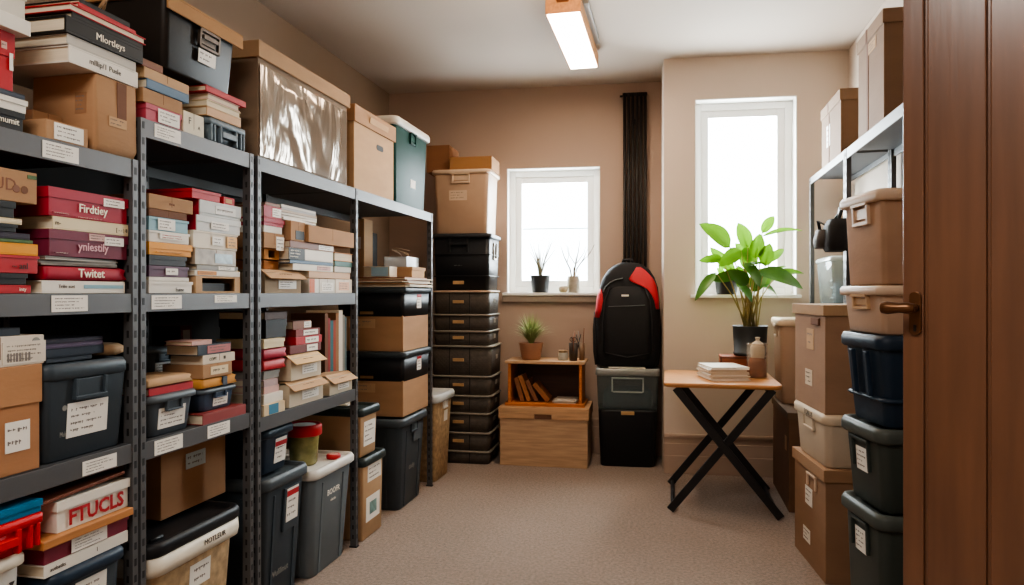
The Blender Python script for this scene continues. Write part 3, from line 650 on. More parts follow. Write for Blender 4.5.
# ------------------------------------------------------------------ rack 3, top shelf
y0, y1 = yx(258, XF)[0], yx(351, XF)[0]; w = y1-y0-.012; d = .46
t = thing('wrapped_box', 'huge cardboard box wrapped in shiny clear plastic on the third rack top', 'box', (XF-d/2+.0, (y0+y1)/2, Z2T))
HB = .42
carton(t, w, d, HB, board('#84705c'), lid=board('#a38362'), lidh=.06, over=.012, lidtaper=.0)
def wrap_mat():
    m = bpy.data.materials.new('shiny_wrap'); m.use_nodes = True
    nt = m.node_tree; N = nt.nodes; L = nt.links; b = N['Principled BSDF']
    b.inputs['Base Color'].default_value = lin('#8f8376')+[1]; b.inputs['Metallic'].default_value = .5; b.inputs['Roughness'].default_value = .16
    tc = N.new('ShaderNodeTexCoord'); mp = N.new('ShaderNodeMapping'); mp.inputs['Scale'].default_value = (1, 2.4, .9); mp.inputs['Rotation'].default_value = (.35, 0, 0)
    L.new(tc.outputs['Object'], mp.inputs['Vector'])
    nz = N.new('ShaderNodeTexNoise'); nz.inputs['Scale'].default_value = 1.6; nz.inputs['Detail'].default_value = 3; nz.inputs['Distortion'].default_value = 1.2
    L.new(mp.outputs[0], nz.inputs['Vector'])
    bp = N.new('ShaderNodeBump'); bp.inputs['Strength'].default_value = .4; bp.inputs['Distance'].default_value = .06
    L.new(nz.outputs['Fac'], bp.inputs['Height']); L.new(bp.outputs['Normal'], b.inputs['Normal'])
    return m
from mathutils import noise
g = MB(); ny, nz_ = 60, 36; gv = []
for i in range(nz_+1):
    for j in range(ny+1):
        yy = -w/2+.02+(w-.04)*j/ny; zz = .008+(HB-.09)*i/nz_
        e = min(j, ny-j, 6)/6*min(i, nz_-i, 5)/5
        b_ = (1-.75*max(0, min(1, (yy+.02)/.18)))*noise.noise(Vector((yy*3.2+zz*2.4, zz*1.2, 3.1)))*1.1+noise.noise(Vector((yy*7-zz*5, zz*1.6, 8.)))*.25
        gv.append((d/2-.010+.020*abs(b_)*e+.002, yy, zz))
g.add(gv, [(i*(ny+1)+j, i*(ny+1)+j+1, (i+1)*(ny+1)+j+1, (i+1)*(ny+1)+j) for i in range(nz_) for j in range(ny)], 0, True)
g.obj('plastic_wrap', wrap_mat(), t)
S = Stack(Z2T, 'on the third rack top')
S.add(carton, 355, 396, .40, .34, 'archive_box', 'tan cardboard archive box with hand hole between the wrapped box and green tub', 'box', col=KRAFTL, lid=KRAFT, lidh=.08, over=.01, hole=[('x', .06, .25)], sb=.006)
MB().box(0, .002, -.09, .14, 0, .03).obj('lid_flap', KRAFTL, S.last, loc=(.17, 0, .345), rot=(0, R(10), 0))
GREEN = P('plastic_green', '#173f39', .5, var=.07, spec=.15)
S = Stack(Z2T, 'on the third rack top')
S.add(tote, 396.8, 431.5, .475, .32, 'storage_tub', 'dark green tub with white lid at the far end of the rack top', 'storage tub', body=GREEN, lid=WHITEP, lidh=.045, taper=.92, over=.018, rim=None, handle='latch', hw=.09, sb=.004); S.lab(.55, .3, .14, .1, 0)
# ------------------------------------------------------------------ rack 3, middle shelf
pl = 'on the middle shelf of the third rack'
S = Stack(ZM, pl)
S.add(flapbin, 265, 301, .078, .22, 'picking_bin', 'grey tan picking bin with wide cardboard flap on the third rack middle shelf', 'bin', body=board('#9d8a72'), flap=KRAFTL, sb=.02); S.z += .014
S.add(carton, 264, 279, .036, .18, 'small_carton', 'orange brown carton lying on the wide cardboard flap', 'box', col=board('#b8763c'), lidh=0, over=.001, sb=.06)
S.add(openbox, 264, 279, .04, .18, 'display_box', 'open orange box of odds and ends above the picking bin', 'box', col=board('#c08548'), sb=.05)
S.add(fbox, 264, 284, .058, .2, 'flat_box', 'brown box with white hanging label in the left pile of the third rack', 'box', col=KRAFT, seam=False, sb=.03); S.lab(.8, .35, .4, .9, 2)
S.add(fbox, 264, 283, .036, .2, 'flat_box', 'white and red box in the left pile of the third rack', 'box', col=WH, lid=RED, lidf=.3, sb=.03)
S.add(book, 264, 285, .018, .2, 'book', 'thin crimson book under the red and white one on the third rack', 'book', cover=RED, sb=.03)
S.add(book, 264, 281.5, .045, .2, 'book', 'red and white thick book near the top of the third rack left pile', 'book', cover=RED, blurb=[(.22, .5, None)], sb=.03)
S.add(book, 265, 280, .014, .19, 'book', 'brown book topmost in the third rack left pile', 'book', cover=BRN, sb=.04)
S = Stack(ZM, pl)
S.add(fbox, 309, 319, .06, .18, 'small_carton', 'narrow white box with an orange end beside the picking bin', 'box', col=WH, seam=False); S.lab(.3, .5, .5, .95, 0, mat=paint('#c8632c'), name='orange_band')
S = Stack(ZM, pl)
S.add(fbox, 319.5, 335, .06, .18, 'small_carton', 'white box with a grey label standing in the middle of the third rack', 'box', col=paint('#cfc9bd'), seam=False); S.lab(.5, .45, .75, .6, 3)
S = Stack(ZM, pl)
S.add(fbox, 335.5, 352, .062, .18, 'small_carton', 'white box with orange print at the right end of the third rack shelf', 'box', col=paint('#d8c8b4'), seam=False); S.lab(.5, .5, .6, .6, 2, mat=paint('#d9a887'))
S = Stack(ZM+.0631, pl)
S.add(book, 309, 350, .028, .2, 'book', 'long tan book bridging the three small white boxes', 'book', cover=TAN, sb=.01)
zz = S.z
S.add(book, 293, 333, .026, .2, 'book', 'white book with a pink patch in the third rack right pile', 'book', cover=WH, blurb=[(.25, .35, PINK)])
S.add(book, 290, 333, .014, .2, 'book', 'blue edged book under the thick black and white one', 'book', cover=paint('#4a6680'))
S.add(book, 289, 333, .046, .2, 'book', 'thick white book with black printed end on the third rack', 'book', cover=WH); S.lab(.16, .5, .34, .98, 2, mat=BLK, ink=INKW, name='black_end')
S.add(book, 290, 334, .028, .2, 'book', 'brown hardback lying above the thick black and white book', 'book', cover=BRN, blurb=[(.3, .35, None)])
z2 = S.z
S.add(fbox, 291, 305.5, .078, .18, 'small_carton', 'small tan box with black patch beside the long carton', 'box', col=KRAFT, seam=False); S.lab(.6, .3, .6, .45, 0, mat=BLK, name='black_patch')
y0, y1 = yx(290.5, XF)[0], yx(325, XF)[0]
papers(None, y1-y0, .2, .06, 6, 'folder_stack', 'slumped heap of grey white folders on the third rack pile', 'folders', (XF-.14, (y0+y1)/2, S.z+.002), cols=('#bdb7ab', '#8f8b84', '#d5cfc3', '#a08a74'), jit=.004)
S = Stack(z2, pl)
S.add(fbox, 308.5, 354, .07, .2, 'parcel_box', 'long brown carton at the top right of the third rack pile', 'box', col=KRAFT, seam=False, sb=.0)
S = Stack(zz, pl)
S.add(book, 334.5, 351, .026, .19, 'book', 'grey paperback at the right end under the green book', 'book', cover=paint('#b5b0a4'))
S.add(book, 335, 352, .024, .19, 'book', 'dark green book at the right end of the third rack pile', 'book', cover=paint('#1f5a4c'))
S.add(book, 335, 353, .038, .19, 'folder', 'orange paper folder on the dark green book', 'folder', cover=paint('#c98a58'), spine=False)
# ------------------------------------------------------------------ rack 3, lower shelf
pl = 'on the lower shelf of the third rack'
S = Stack(Z3L, pl)
S.add(book, 264, 285, .04, .22, 'book', 'cream book with blue picture at the bottom left of the third rack lower shelf', 'book', cover=paint('#cdb894'), sb=.0); S.lab(.45, .5, .45, .9, 0, mat=paint('#3f7d99'), name='blue_picture')
S.add(book, 264, 283, .035, .2, 'book', 'white book above the blue picture book', 'book', cover=WH, sb=.01)
S.add(book, 264, 279, .025, .2, 'book', 'dusty pink book in the left pile of the third rack lower shelf', 'book', cover=PINK, sb=.02)
S.add(book, 264, 278, .025, .2, 'book', 'pale mauve book above the dusty pink book', 'book', cover=paint('#b39a9a'), sb=.02)
S.add(fbox, 264, 280, .03, .2, 'flat_box', 'grey box below the red cases on the third rack', 'box', col=GREY, sb=.03)
S.add(pillow, 264, 287, .042, .2, 'soft_case', 'lower of two red rounded cases on the third rack lower shelf', 'case', col=REDB, sb=.02)
S.add(pillow, 264, 288, .042, .2, 'soft_case', 'upper of two red rounded cases on the third rack lower shelf', 'case', col=RED, sb=.02)
S.add(fbox, 264, 285, .034, .2, 'flat_box', 'cream flat box on the red rounded cases', 'box', col=CR, sb=.02)
S.add(fbox, 266, 287, .07, .2, 'flat_box', 'black box above the cream flat box', 'box', col=BLK, sb=.04)
S.add(book, 265, 287, .03, .2, 'book', 'dark brown book topmost in the lower shelf left pile of the third rack', 'book', cover=paint('#4a2e22'), sb=.04)
S = Stack(Z3L, pl)
WBIN = board('#c9bca6')
S.add(flapbin, 289.5, 323, .088, .2, 'picking_bin', 'whitish picking bin with orange tan flap, the lower of two stacked', 'bin', body=WBIN, flap=KRAFTL, sb=.012); S.z += .014
S.add(flapbin, 291, 321, .088, .2, 'picking_bin', 'whitish picking bin with cream flap, the upper of two stacked', 'bin', body=WBIN, flap=board('#d8b98c'), sb=.016); S.z += .014
S.add(fbox, 290, 321, .033, .18, 'flat_box', 'dark red box with white label just on the upper picking bin', 'box', col=paint('#6d3430'), seam=False, sb=.03); S.lab(.7, .5, .35, .8, 1)
S.add(fbox, 296, 322, .032, .18, 'flat_box', 'bright red box with white label in the pile over the picking bins', 'box', col=REDB, seam=False, sb=.03); S.lab(.6, .5, .5, .75, 1)
S.add(fbox, 296, 320, .03, .18, 'flat_box', 'red trimmed white box below the brown book over the picking bins', 'box', col=paint('#7d2c28'), seam=False, sb=.03); S.lab(.6, .5, .6, .7, 1)
S.add(book, 293, 311, .034, .18, 'book', 'brown book topmost over the two picking bins', 'book', cover=BRN, sb=.04, blurb=[(.3, .4, None)])
S = Stack(Z3L, pl)
S.add(flapbin, 329.5, 352, .075, .14, 'picking_bin', 'small whitish picking bin with tan flap at the right end of the shelf', 'bin', body=WBIN, flap=KRAFTL, sb=.012)
# upright files behind the small picking bin
yy = yx(325, XF-.17)[0]
for nm, wd, hh, c, lb in (('file', .03, .3, KRAFTD, 'brown card file standing upright, leftmost in the row of files'), ('file', .022, .28, paint('#8c2420'), 'dark red file standing upright beside the brown one'),
                          ('file', .03, .27, TEAL, 'teal file standing upright on the third rack'), ('file', .025, .27, paint('#a0442c'), 'rust red file standing between teal and tan files'), ('file', .03, .3, KRAFT2, 'tan file standing left of the white one'),
                          ('file', .04, .31, WH, 'white file standing upright in the row of files'), ('file', .022, .29, GREY, 'grey file standing upright, rightmost but one'), ('file', .02, .28, paint('#556a70'), 'slate file standing upright, rightmost in the row')):
    hh *= 1.17; t = thing(nm, lb, 'file', (XF-.17-.09, yy+wd/2, Z3L+.0008), 0, pl)
    c_ = MB(); c_.box(-.09, .09, -wd/2, -wd/2+.002, 0, hh); c_.box(-.09, .09, wd/2-.002, wd/2, 0, hh); c_.box(.088, .09, -wd/2+.002, wd/2-.002, 0, hh); c_.obj('cover', c, t)
    MB().box(-.088, .087, -wd/2+.003, wd/2-.003, .004, hh-.006).obj('pages', PAGES, t)
    yy += wd+.0015
# ------------------------------------------------------------------ floor row under rack 3
def floor_bin(p0, p1, h, dep, name, lab, cat, z=0, sb=0., **kw):
    s = Stack(z, None); s.add(tote, p0, p1, h, dep, name, lab, cat, sb=sb, **kw); return s
s = floor_bin(266, 311, .505, .42, 'storage_tub', 'tall charcoal bin with red and white label on the floor under the third rack', 'storage tub', body=DARKBIN, lid=plas('#4b545a'), lidh=.045, taper=.86, over=.016, ribs=1)
o = MB(); o.box(0, .008, -.055, .055, -.1, .07); o.obj('label_holder', DARKBIN, s.last, .002, loc=(s.r['fx'](.37), .04, .37), rot=(0, s.r['tilt'], 0))
label(s.last, 'x', s.r['fx'](.375)+.0085, .04, .37, .085, .13, 3, tilt=s.r['tilt']); label(s.last, 'x', s.r['fx'](.41)+.0095, .04, .415, .085, .022, 0, tilt=s.r['tilt'], mat=REDB, name='red_band')
s.txt('Wulilinut', .45, .24, .034, GREY)
s2_ = Stack(.506, None)
s2_.add(tote, 264, 297, .175, .34, 'storage_tub', 'low dark blue tub with label sitting on the tall charcoal bin', 'storage tub', sb=.03, body=NAVY, lid=plas('#2b3d4c'), lidh=.035, taper=.9, over=.014)
s2_.lab(.62, .45, .34, .55, 3); label(s2_.last, 'x', s2_.r['fx'](.11)+.001, .12*s2_.w, .105, .34*s2_.w, .018, 0, tilt=s2_.r['tilt'], mat=REDB, name='red_band')
s = floor_bin(315, 357, .46, .36, 'storage_tub', 'grey bin with white lid on the floor before the rack upright', 'storage tub', body=GREYBIN, lid=WHITEP, lidh=.04, taper=.84, over=.016, ribs=1, sb=-.02)
s.txt('BOOFR', .52, .72, .035, LABEL, bold=.02); s.txt('nlarsie', .52, .64, .018, LABEL)
o = MB(); o.tube([(-.1, -.09, .452), (-.1, -.06, .462), (-.1, .06, .462), (-.1, .09, .452)], .007, 8); o.obj('lid_handle', WHITEP, s.last)
# red-topped jar on it
c = at(311, 2.92); 
t = thing('storage_jar', 'round jar with red screw lid standing on the white bin lid', 'jar', (-1.565, 2.79, .4500))
MB().lathe([(.052, 0), (.058, .01), (.066, .12), (.066, .15)], 28).obj('jar_body', P('jar_contents', '#8d8a58', .25, var=.5, scale=22), t)
MB().lathe([(.074, .128), (.078, .132), (.078, .168), (.072, .176), (.066, .176), (.064, .17)], 28).obj('jar_lid', plas('#c22f35'), t)
MB().lathe([(.052, .1702), (.052, .1715)], 24).obj('lid_label', LABEL, t)
t = thing('jar_lid', 'loose small red lid on the white bin lid beside the jar', 'lid', (-1.485, 2.912, .4500))
MB().lathe([(.03, 0), (.032, .004), (.032, .014), (.028, .02)], 20).obj('lid_shell', plas('#b83238'), t); MB().lathe([(.02, .02), (.02, .021)], 16).obj('lid_label', PINK, t)
# two cartons with dark lids in the open bay
def lidcarton(p0, p1, z, h, dep, lab, sb, labs, body=KRAFT):
    s = Stack(z, None); s.add(tote, p0, p1, h, dep, 'lidded_carton', lab, 'box', sb=sb, body=body, lid=plas('#2f3a3a'), lidh=.04, taper=.97, over=.016, r=.008)
    for a in labs: s.lab(*a)
    return s
s = lidcarton(365, 387, 0, .4, .42, 'brown carton with dark lid on the floor behind the rack upright', -.02, [(.55, .78, .6, .2, 2), (.5, .35, .6, .3, 0)], body=KRAFTL)
label(s.last, 'x', s.r['fx'](.14)+.0015, 0, .14, .08, .06, 0, mat=P('photo_print', '#6f8f8a', .4, var=.5, scale=30), name='printed_picture')
s = lidcarton(362.5, 381, .402, .24, .44, 'brown carton with dark lid stacked above its twin behind the rack upright', -.01, [(.55, .45, .6, .5, 3)], body=KRAFTL)
o = papers(None, .12, .2, .008, 3, 'paper_stack', 'few white papers lying on the dark carton lid under the third rack', 'papers', (XF-.2, (yx(362.5, XF)[0]+yx(381, XF)[0])/2-.01, .6435), jit=.004)
# ------------------------------------------------------------------ the stack in the open bay
def bay(p0, p1, z, h, dep, name, lab, cat, sb=.0, **kw):
    s = Stack(z, None); s.add(tote, p0, p1, h, dep, name, lab, cat, sb=sb, **kw); return s
s = bay(403, 429, 0, .505, .42, 'storage_tub', 'tall charcoal bin on the carpet carrying two black lidded cartons', 'storage tub', body=DARKBIN, lid=plas('#444d54'), lidh=.045, taper=.88, over=.018, ribs=1, handle='grip', hw=.1, sb=-.03)
label(s.last, 'x', s.r['fx'](.4)+.006, .05, .4, .11, .1, 0, tilt=s.r['tilt'], mat=plas('#59636a'), name='label_holder'); s.txt('tindiy', .5, .42, .04, GREY)
def deepcarton(z, h, lab, p0=404.5, p1=431):
    s = Stack(z, None)
    X = XF+.01; y0, y1 = yx(p0, X)[0], yx(p1, X)[0]; w = y1-y0; d = .42
    t = thing('lidded_carton', lab, 'box', (X-d/2, (y0+y1)/2, z), 0, 'in the open end of the long rack')
    MB().box(-d/2+.014, d/2-.014, -w/2+.014, w/2-.014, 0, h-.16).obj('carton_body', KRAFT, t, .003)
    MB().loft([rr(d/2-.012, w/2-.012, .02, h-.165), rr(d/2-.006, w/2-.006, .02, h-.03)]).obj('deep_tray', BLACKP, t)
    MB().loft([rr(d/2-.004, w/2-.004, .025, h-.035), rr(d/2+.004, w/2+.004, .025, h-.03), rr(d/2+.004, w/2+.004, .025, h-.008), rr(d/2-.004, w/2-.004, .025, h), rr(d/2-.03, w/2-.03, .02, h), rr(d/2-.034, w/2-.034, .02, h-.008)]).obj('lid', plas('#3a4247'), t)
    label(t, 'x', d/2-.008, .03, h-.08, .07, .085, 3); label(t, 'x', d/2-.0065, .03, h-.05, .07, .016, 0, mat=REDB, name='red_band')
    label(t, 'y', w/2-.0135, -.05, h-.205, .16, .05, 1, mat=KRAFTL); label(t, 'y', w/2-.011, -.02, h-.145, .08, .016, 0, mat=P('brass_plate', '#8c7350', .4), name='name_plate')
    return t, (X-d/2, (y0+y1)/2, w, d)
t, _ = deepcarton(.507, .363, 'brown carton with deep black lid, the lower of two stacked on the charcoal bin')
t, bx = deepcarton(.871, .36, 'brown carton with deep black lid, the upper of two, piled with papers')
# what lies on the upper one (top z = 1.231)
zt = 1.2315
papers(None, bx[2]-.02, .38, .055, 8, 'paper_stack', 'brown and white envelopes spread on the upper black lidded carton', 'papers', (bx[0]+.02, bx[1], zt), cols=('#8a5a3a', '#a87850', '#d9cdb8', '#c9b79c'), jit=.016)
t = thing('book', 'blue and white thick book on the envelopes at the open end of the rack', 'book', (bx[0]+.03, bx[1]-.135, zt+.0555)); book(t, .11, .16, .06, WH); label(t, 'y', .0555, .02, .03, .1, .05, 0, mat=paint('#9cc2d6'), name='blue_picture')
t = thing('flat_box', 'tan flat box with cream lid near the window end of the rack', 'box', (bx[0]+.08, bx[1]+.065, zt+.0555)); fbox(t, .22, .22, .062, KRAFTL, lidf=.3, over=.005)
t = thing('parcel_box', 'tall upright tan carton with small white label in the open rack bay', 'box', (bx[0]-.12, bx[1]-.04, zt+.0555)); MB().box(-.035, .035, -.06, .06, 0, .34).obj('carton_body', KRAFTL, t, .002); label(t, 'y', .0605, .0, .2, .03, .07, 0)
t = thing('clear_box', 'small clear plastic box holding coiled wire on the tan flat box', 'box', (bx[0]+.08, bx[1]+.065, zt+.1181))
cb = MB(); k = .003; W = .07
cb.box(-W, W, -.1, -.1+k, 0, .06); cb.box(-W, W, .1-k, .1, 0, .06); cb.box(-W, -W+k, -.1+k, .1-k, 0, .06); cb.box(W-k, W, -.1+k, .1-k, 0, .06); cb.box(-W+k, W-k, -.1+k, .1-k, 0, k); cb.obj('clear_walls', clear('clear_plastic', '#e8ecee', .6), t)
t = thing('wire_coil', 'tangled pale wire sticking out of the small clear box', 'wire', (bx[0]+.08, bx[1]+.065, zt+.1216))
pts = [(.045*math.cos(a*.9)*(1+.4*math.sin(a*2.3)), .055*math.sin(a*.9), .008+.05*(.5+.5*math.sin(a*.53))+.05*max(0, math.sin(a*.31))) for a in [i*.35 for i in range(80)]]
MB().tube(pts, .0022, 5).obj('wire', P('wire_pale', '#a3927c', .4), t)
t.location.z += .001
t = thing('picture_panel', 'black flat panel standing at the back of the open bay', 'panel', (bx[0]-.155, bx[1]+.13, zt+.0557)); MB().box(-.012, .012, -.09, .09, 0, .28).obj('panel', BLK, t, .002); MB().box(.012, .0125, -.075, .075, .02, .26).obj('panel_face', BLACKP, t)

# cork bin beyond the rack
c = Vector((-1.44-.14, 4.30, 0))
t = thing('storage_tub', 'cork patterned bin with white lid standing in front of the basket stack', 'storage tub', (-1.555, 4.335, 0))
q = tote(t, .36, .3, .555, CORK, lid=plas('#c6caca'), lidh=.05, taper=.84, over=.02, handle='grip', hw=.08, hmat=WHITEP); label(t, 'x', q['fx'](.4), .03, .4, .07, .07, 0, tilt=q['tilt'])

# =================================================================== basket tower by the back wall (front looks to -Y)
BX, BY = -1.435, 4.70
RZ = R(-90)+A*.5
def bz(py): return CAMZ-(py-292)*4.905/F_
def weave():
    m = P('woven_black', '#474039', .6, var=.3, scale=30)
    nt = m.node_tree; N = nt.nodes; L = nt.links; b = N['Principled BSDF']
    tc = N.new('ShaderNodeTexCoord'); ch = N.new('ShaderNodeTexChecker'); ch.inputs['Scale'].default_value = 70
    L.new(tc.outputs['Object'], ch.inputs['Vector']); bp = N.new('ShaderNodeBump'); bp.inputs['Strength'].default_value = .8; bp.inputs['Distance'].default_value = .003
    L.new(ch.outputs['Fac'], bp.inputs['Height']); L.new(bp.outputs['Normal'], b.inputs['Normal']); return m
WEAVE = weave(); PLATE = P('tan_plate', '#b79468', .5, var=.1); RIMG = P('rim_grey', '#958f84', .4, .2)
BW0, BD = .425, .36
def basket(z0, z1, lab, lidcol=None, plate=True, k=1.):
    BW = BW0*k
    t = thing('woven_basket', lab, 'basket', (BX, BY+BD/2, z0), RZ, 'stacked in the tower by the back wall'); h = z1-z0
    b = MB(); b.loft([rr(BD/2-.018, BW/2-.018, .03, 0), rr(BD/2-.014, BW/2-.014, .03, .004), rr(BD/2-.008, BW/2-.008, .03, h-.012)]).obj('basket_body', WEAVE, t)
    MB().loft([rr(BD/2-.008, BW/2-.008, .03, h-.014), rr(BD/2, BW/2, .034, h-.011), rr(BD/2, BW/2, .034, h-.003), rr(BD/2-.006, BW/2-.006, .03, h-.0003)]).obj('rim', lidcol or RIMG, t)
    if plate:
        MB().box(0, .006, -.04, .04, -.011, .011).obj('handle_plate', PLATE, t, .002, loc=(BD/2-.01, -.02, h*.52))
    f = MB(); f.box(0, .004, -.085, -.08, .006, h-.016); f.box(0, .004, .06, .065, .006, h-.016); f.obj('handle_frame', BLACKP, t, loc=(BD/2-.012, 0, 0))
    f = MB(); f.box(-.03, .03, 0, .006, -.02, .012); f.obj('side_grip', RIMG, t, .002, loc=(0, BW/2-.013, h*.6))
    return t
ys_ = [463, 450, 431.5, 412, 394.5, 375, 351.5, 345, 330, 313.5, 292]
basket(0, bz(450), 'shallow woven black basket at the foot of the basket tower, on the carpet', plate=False)
names = {450: 'woven black basket second from the floor in the tower', 431.5: 'woven black basket third from the floor, just under the wide bulge', 412: 'woven black basket fourth from the floor in the tower',
         394.5: 'woven black basket fifth from the floor in the tower'}
basket(bz(450), bz(431.5), names[450]); basket(bz(431.5), bz(412), names[431.5]); basket(bz(412), bz(394.5), names[412], k=1.05); basket(bz(394.5), bz(375), names[394.5], k=1.055)
basket(bz(375), bz(345), 'tallest woven black basket halfway up the tower, with a wide grey lid rim', k=1.07)
basket(bz(345), bz(330), 'woven black basket, third below the cream rim in the tower'); basket(bz(330), bz(313.5), 'woven black basket, second below the cream rim in the tower'); basket(bz(313.5), bz(290), 'woven black basket with a cream rim, topmost of the woven ones', lidcol=BEIGEL)
BW = BW0; z0 = bz(290); z1 = bz(233); h = z1-z0
t = thing('plastic_crate', 'tall ribbed black crate between the woven baskets and the beige tote', 'crate', (BX, BY+BD/2, z0), RZ)
MB().loft([rr(BD/2-.02, BW/2-.02, .03, 0), rr(BD/2-.008, BW/2-.008, .03, h-.02)]).obj('crate_body', BLACKP, t)
for q in (.24, .62): MB().loft([rr(BD/2-.016, BW/2-.016, .03, h*q), rr(BD/2-.004, BW/2-.004, .03, h*q+.005), rr(BD/2-.014, BW/2-.014, .03, h*q+.01)]).obj('rib', BLACKP, t)
MB().loft([rr(BD/2-.004, BW/2-.004, .03, h-.03), rr(BD/2+.004, BW/2+.006, .034, h-.026), rr(BD/2+.004, BW/2+.006, .034, h-.006), rr(BD/2-.004, BW/2-.004, .03, h)]).obj('lid', plas('#34363a'), t)
MB().box(0, .006, -.04, .04, -.012, .012).obj('handle_plate', PLATE, t, .002, loc=(BD/2-.015, -.02, h*.14))
f = MB(); f.box(0, .012, -.09, -.078, -.1, .01); f.box(0, .012, .04, .052, -.1, .01); f.box(0, .014, -.09, .052, -.05, -.036); f.obj('latch', BLACKP, t, .002, loc=(BD/2-.014, 0, h-.03))
f = MB(); f.box(-.05, .05, 0, .012, -.1, -.09); f.box(-.05, -.04, 0, .012, -.1, .02); f.box(.04, .05, 0, .012, -.1, .02); f.obj('side_handle', RIMG, t, .002, loc=(0, BW/2-.012, h-.08))
scribble(.06, .016, 1, _rn).obj('printed_lettering', GREY, t, loc=(BD/2-.013, -.02, h*.44))
zb = z1+.0006
t = thing('storage_tote', 'beige tote with clipped lid on top of the black crate tower', 'storage tote', (BX-.005, BY+BD/2, zb), RZ)
q = tote(t, .43, .36, .45, BEIGE, lid=BEIGEL, lidh=.03, taper=.93, over=.016, handle='latch', hw=.13, hmat=BEIGEL, handle_faces=('x',))
label(t, 'x', q['fx'](.2)-.004, -.015, .2, .24, .28, 0, tilt=q['tilt'], mat=BEIGE, name='label_panel'); label(t, 'x', q['fx'](.25)-.001, -.02, .27, .13, .07, 2, tilt=q['tilt'], mat=BEIGEL); label(t, 'x', q['fx'](.12)-.002, -.015, .14, .2, .09, 6, tilt=q['tilt'], mat=BEIGE, name='printed_panel', ink=P('ink_brown', '#8a6a4c', .7))
f = MB(); f.box(-.03, .03, 0, .008, -.03, -.024); f.box(-.03, -.024, 0, .008, -.03, .02); f.box(.024, .03, 0, .008, -.03, .02); f.obj('side_handle', BEIGEL, t, .001, loc=(0, .185, .36))
t = thing('cardboard_box', 'orange brown cardboard box on the lid of the beige tote', 'box', (BX+.055, BY+BD/2+.01, zb+.451), RZ); carton(t, .31, .26, .1, board('#a0754c'), lidh=0, over=.001)
t = thing('cardboard_box', 'taller brown box between the green tub and the orange brown one, high by the wall', 'box', (BX-.2, BY+BD/2+.05, zb+.451), RZ); carton(t, .17, .26, .2, board('#8a5f40'), lidh=0, over=.001)
# =================================================================== wooden chest, cubby and what stands on them
WOODA = wood('oak_light', '#c09a76', (14, 1, 14)); WOODB = wood('pine_orange', '#b8703a', (14, 1, 14)); WOODC = wood('oak_dull', '#b89a7c', (14, 1, 14))
cx = (at(497, 4.83)[0]+at(588, 4.83)[0])/2; cy = 4.735; CW = .625
t = thing('wooden_chest', 'pale wooden storage chest with notched lid on the carpet below the window', 'chest', (cx, cy+.2, 0), R(-90)+A*.5)
MB().box(-.19, .19, -CW/2+.008, CW/2-.008, 0, .395).obj('chest_body', WOODC, t, .003)
o = MB(); o.box(-.2, .2, -CW/2, CW/2, .362, .405); o.box(.19, .2, -CW/2, -.06, .328, .362); o.box(.19, .2, .06, CW/2, .328, .362); o.box(-.2, .19, -CW/2, -CW/2+.008, .328, .362); o.box(-.2, .19, CW/2-.008, CW/2, .328, .362); o.obj('lid', WOODA, t, .002)
MB().box(.19, .196, -.058, .058, .329, .358).obj('pull_notch', KRAFTD, t)
zc = .4055; KW = .56; kx = cx+.0; ky = cy+.215
t = thing('cubby_shelf', 'orange wooden open cubby standing on the pale chest', 'cubby shelf', (kx, ky, zc), R(-90)+A*.5)
o = MB(); o.box(-.15, .15, -KW/2, KW/2, .295, .315); o.obj('top_board', WOODA, t, .003)
for sg in (-1, 1): MB().box(-.14, .14, sg*(KW/2-.03)-.01, sg*(KW/2-.03)+.01, .022, .295).obj('side_board', WOODB, t, .002)
MB().box(-.15, .15, -KW/2, KW/2, 0, .022).obj('bottom_board', WOODB, t, .003)
MB().box(-.14, -.132, -KW/2+.04, KW/2-.04, .022, .295).obj('back_board', wood('pine_dark', '#4a2e1c', (14, 1, 14)), t)
zi = zc+.0225; ax, ay = math.cos(A*.5), math.sin(A*.5)
def cub(u, v): return (kx+u*ax-v*ay, ky+u*ay+v*ax)
u = -.178
for i, (wd, hh, ti, lb) in enumerate(((.03, .17, -16, 'brown book leaning leftmost in the cubby'), (.03, .19, -20, 'second leaning brown book in the cubby'), (.028, .16, -25, 'third leaning brown book in the cubby'), (.032, .155, -40, 'most tilted brown book, rightmost of the leaning row in the cubby'))):
    p = cub(u, -.02); a = R(ti)
    t = thing('book', lb, 'book', (p[0], p[1], zi), 0, 'leaning in the cubby'); t.rotation_euler = (0, a, A*.5)
    col = (paint('#8a5a3a'), paint('#a06a40'), paint('#7d5236'), paint('#94603a'))[i]
    c_ = MB(); c_.box(0, .003, -.08, .08, 0, hh); c_.box(wd-.003, wd, -.08, .08, 0, hh); c_.box(.003, wd-.003, -.08, -.077, 0, hh); c_.obj('cover', col, t)
    MB().box(.0032, wd-.0032, -.076, .076, .004, hh-.004).obj('pages', PAGES, t)
    u += (.048, .054, .082, 0)[i]
    t.location.z = zi+.0
p = cub(.14, -.03); papers(None, .15, .18, .022, 5, 'paper_stack', 'loose white papers lying in the cubby beside the leaning books', 'papers', (p[0], p[1], zi), R(-90), jit=.01, cols=('#d9d0c2', '#bfb4a4'))
zt = zc+.3155
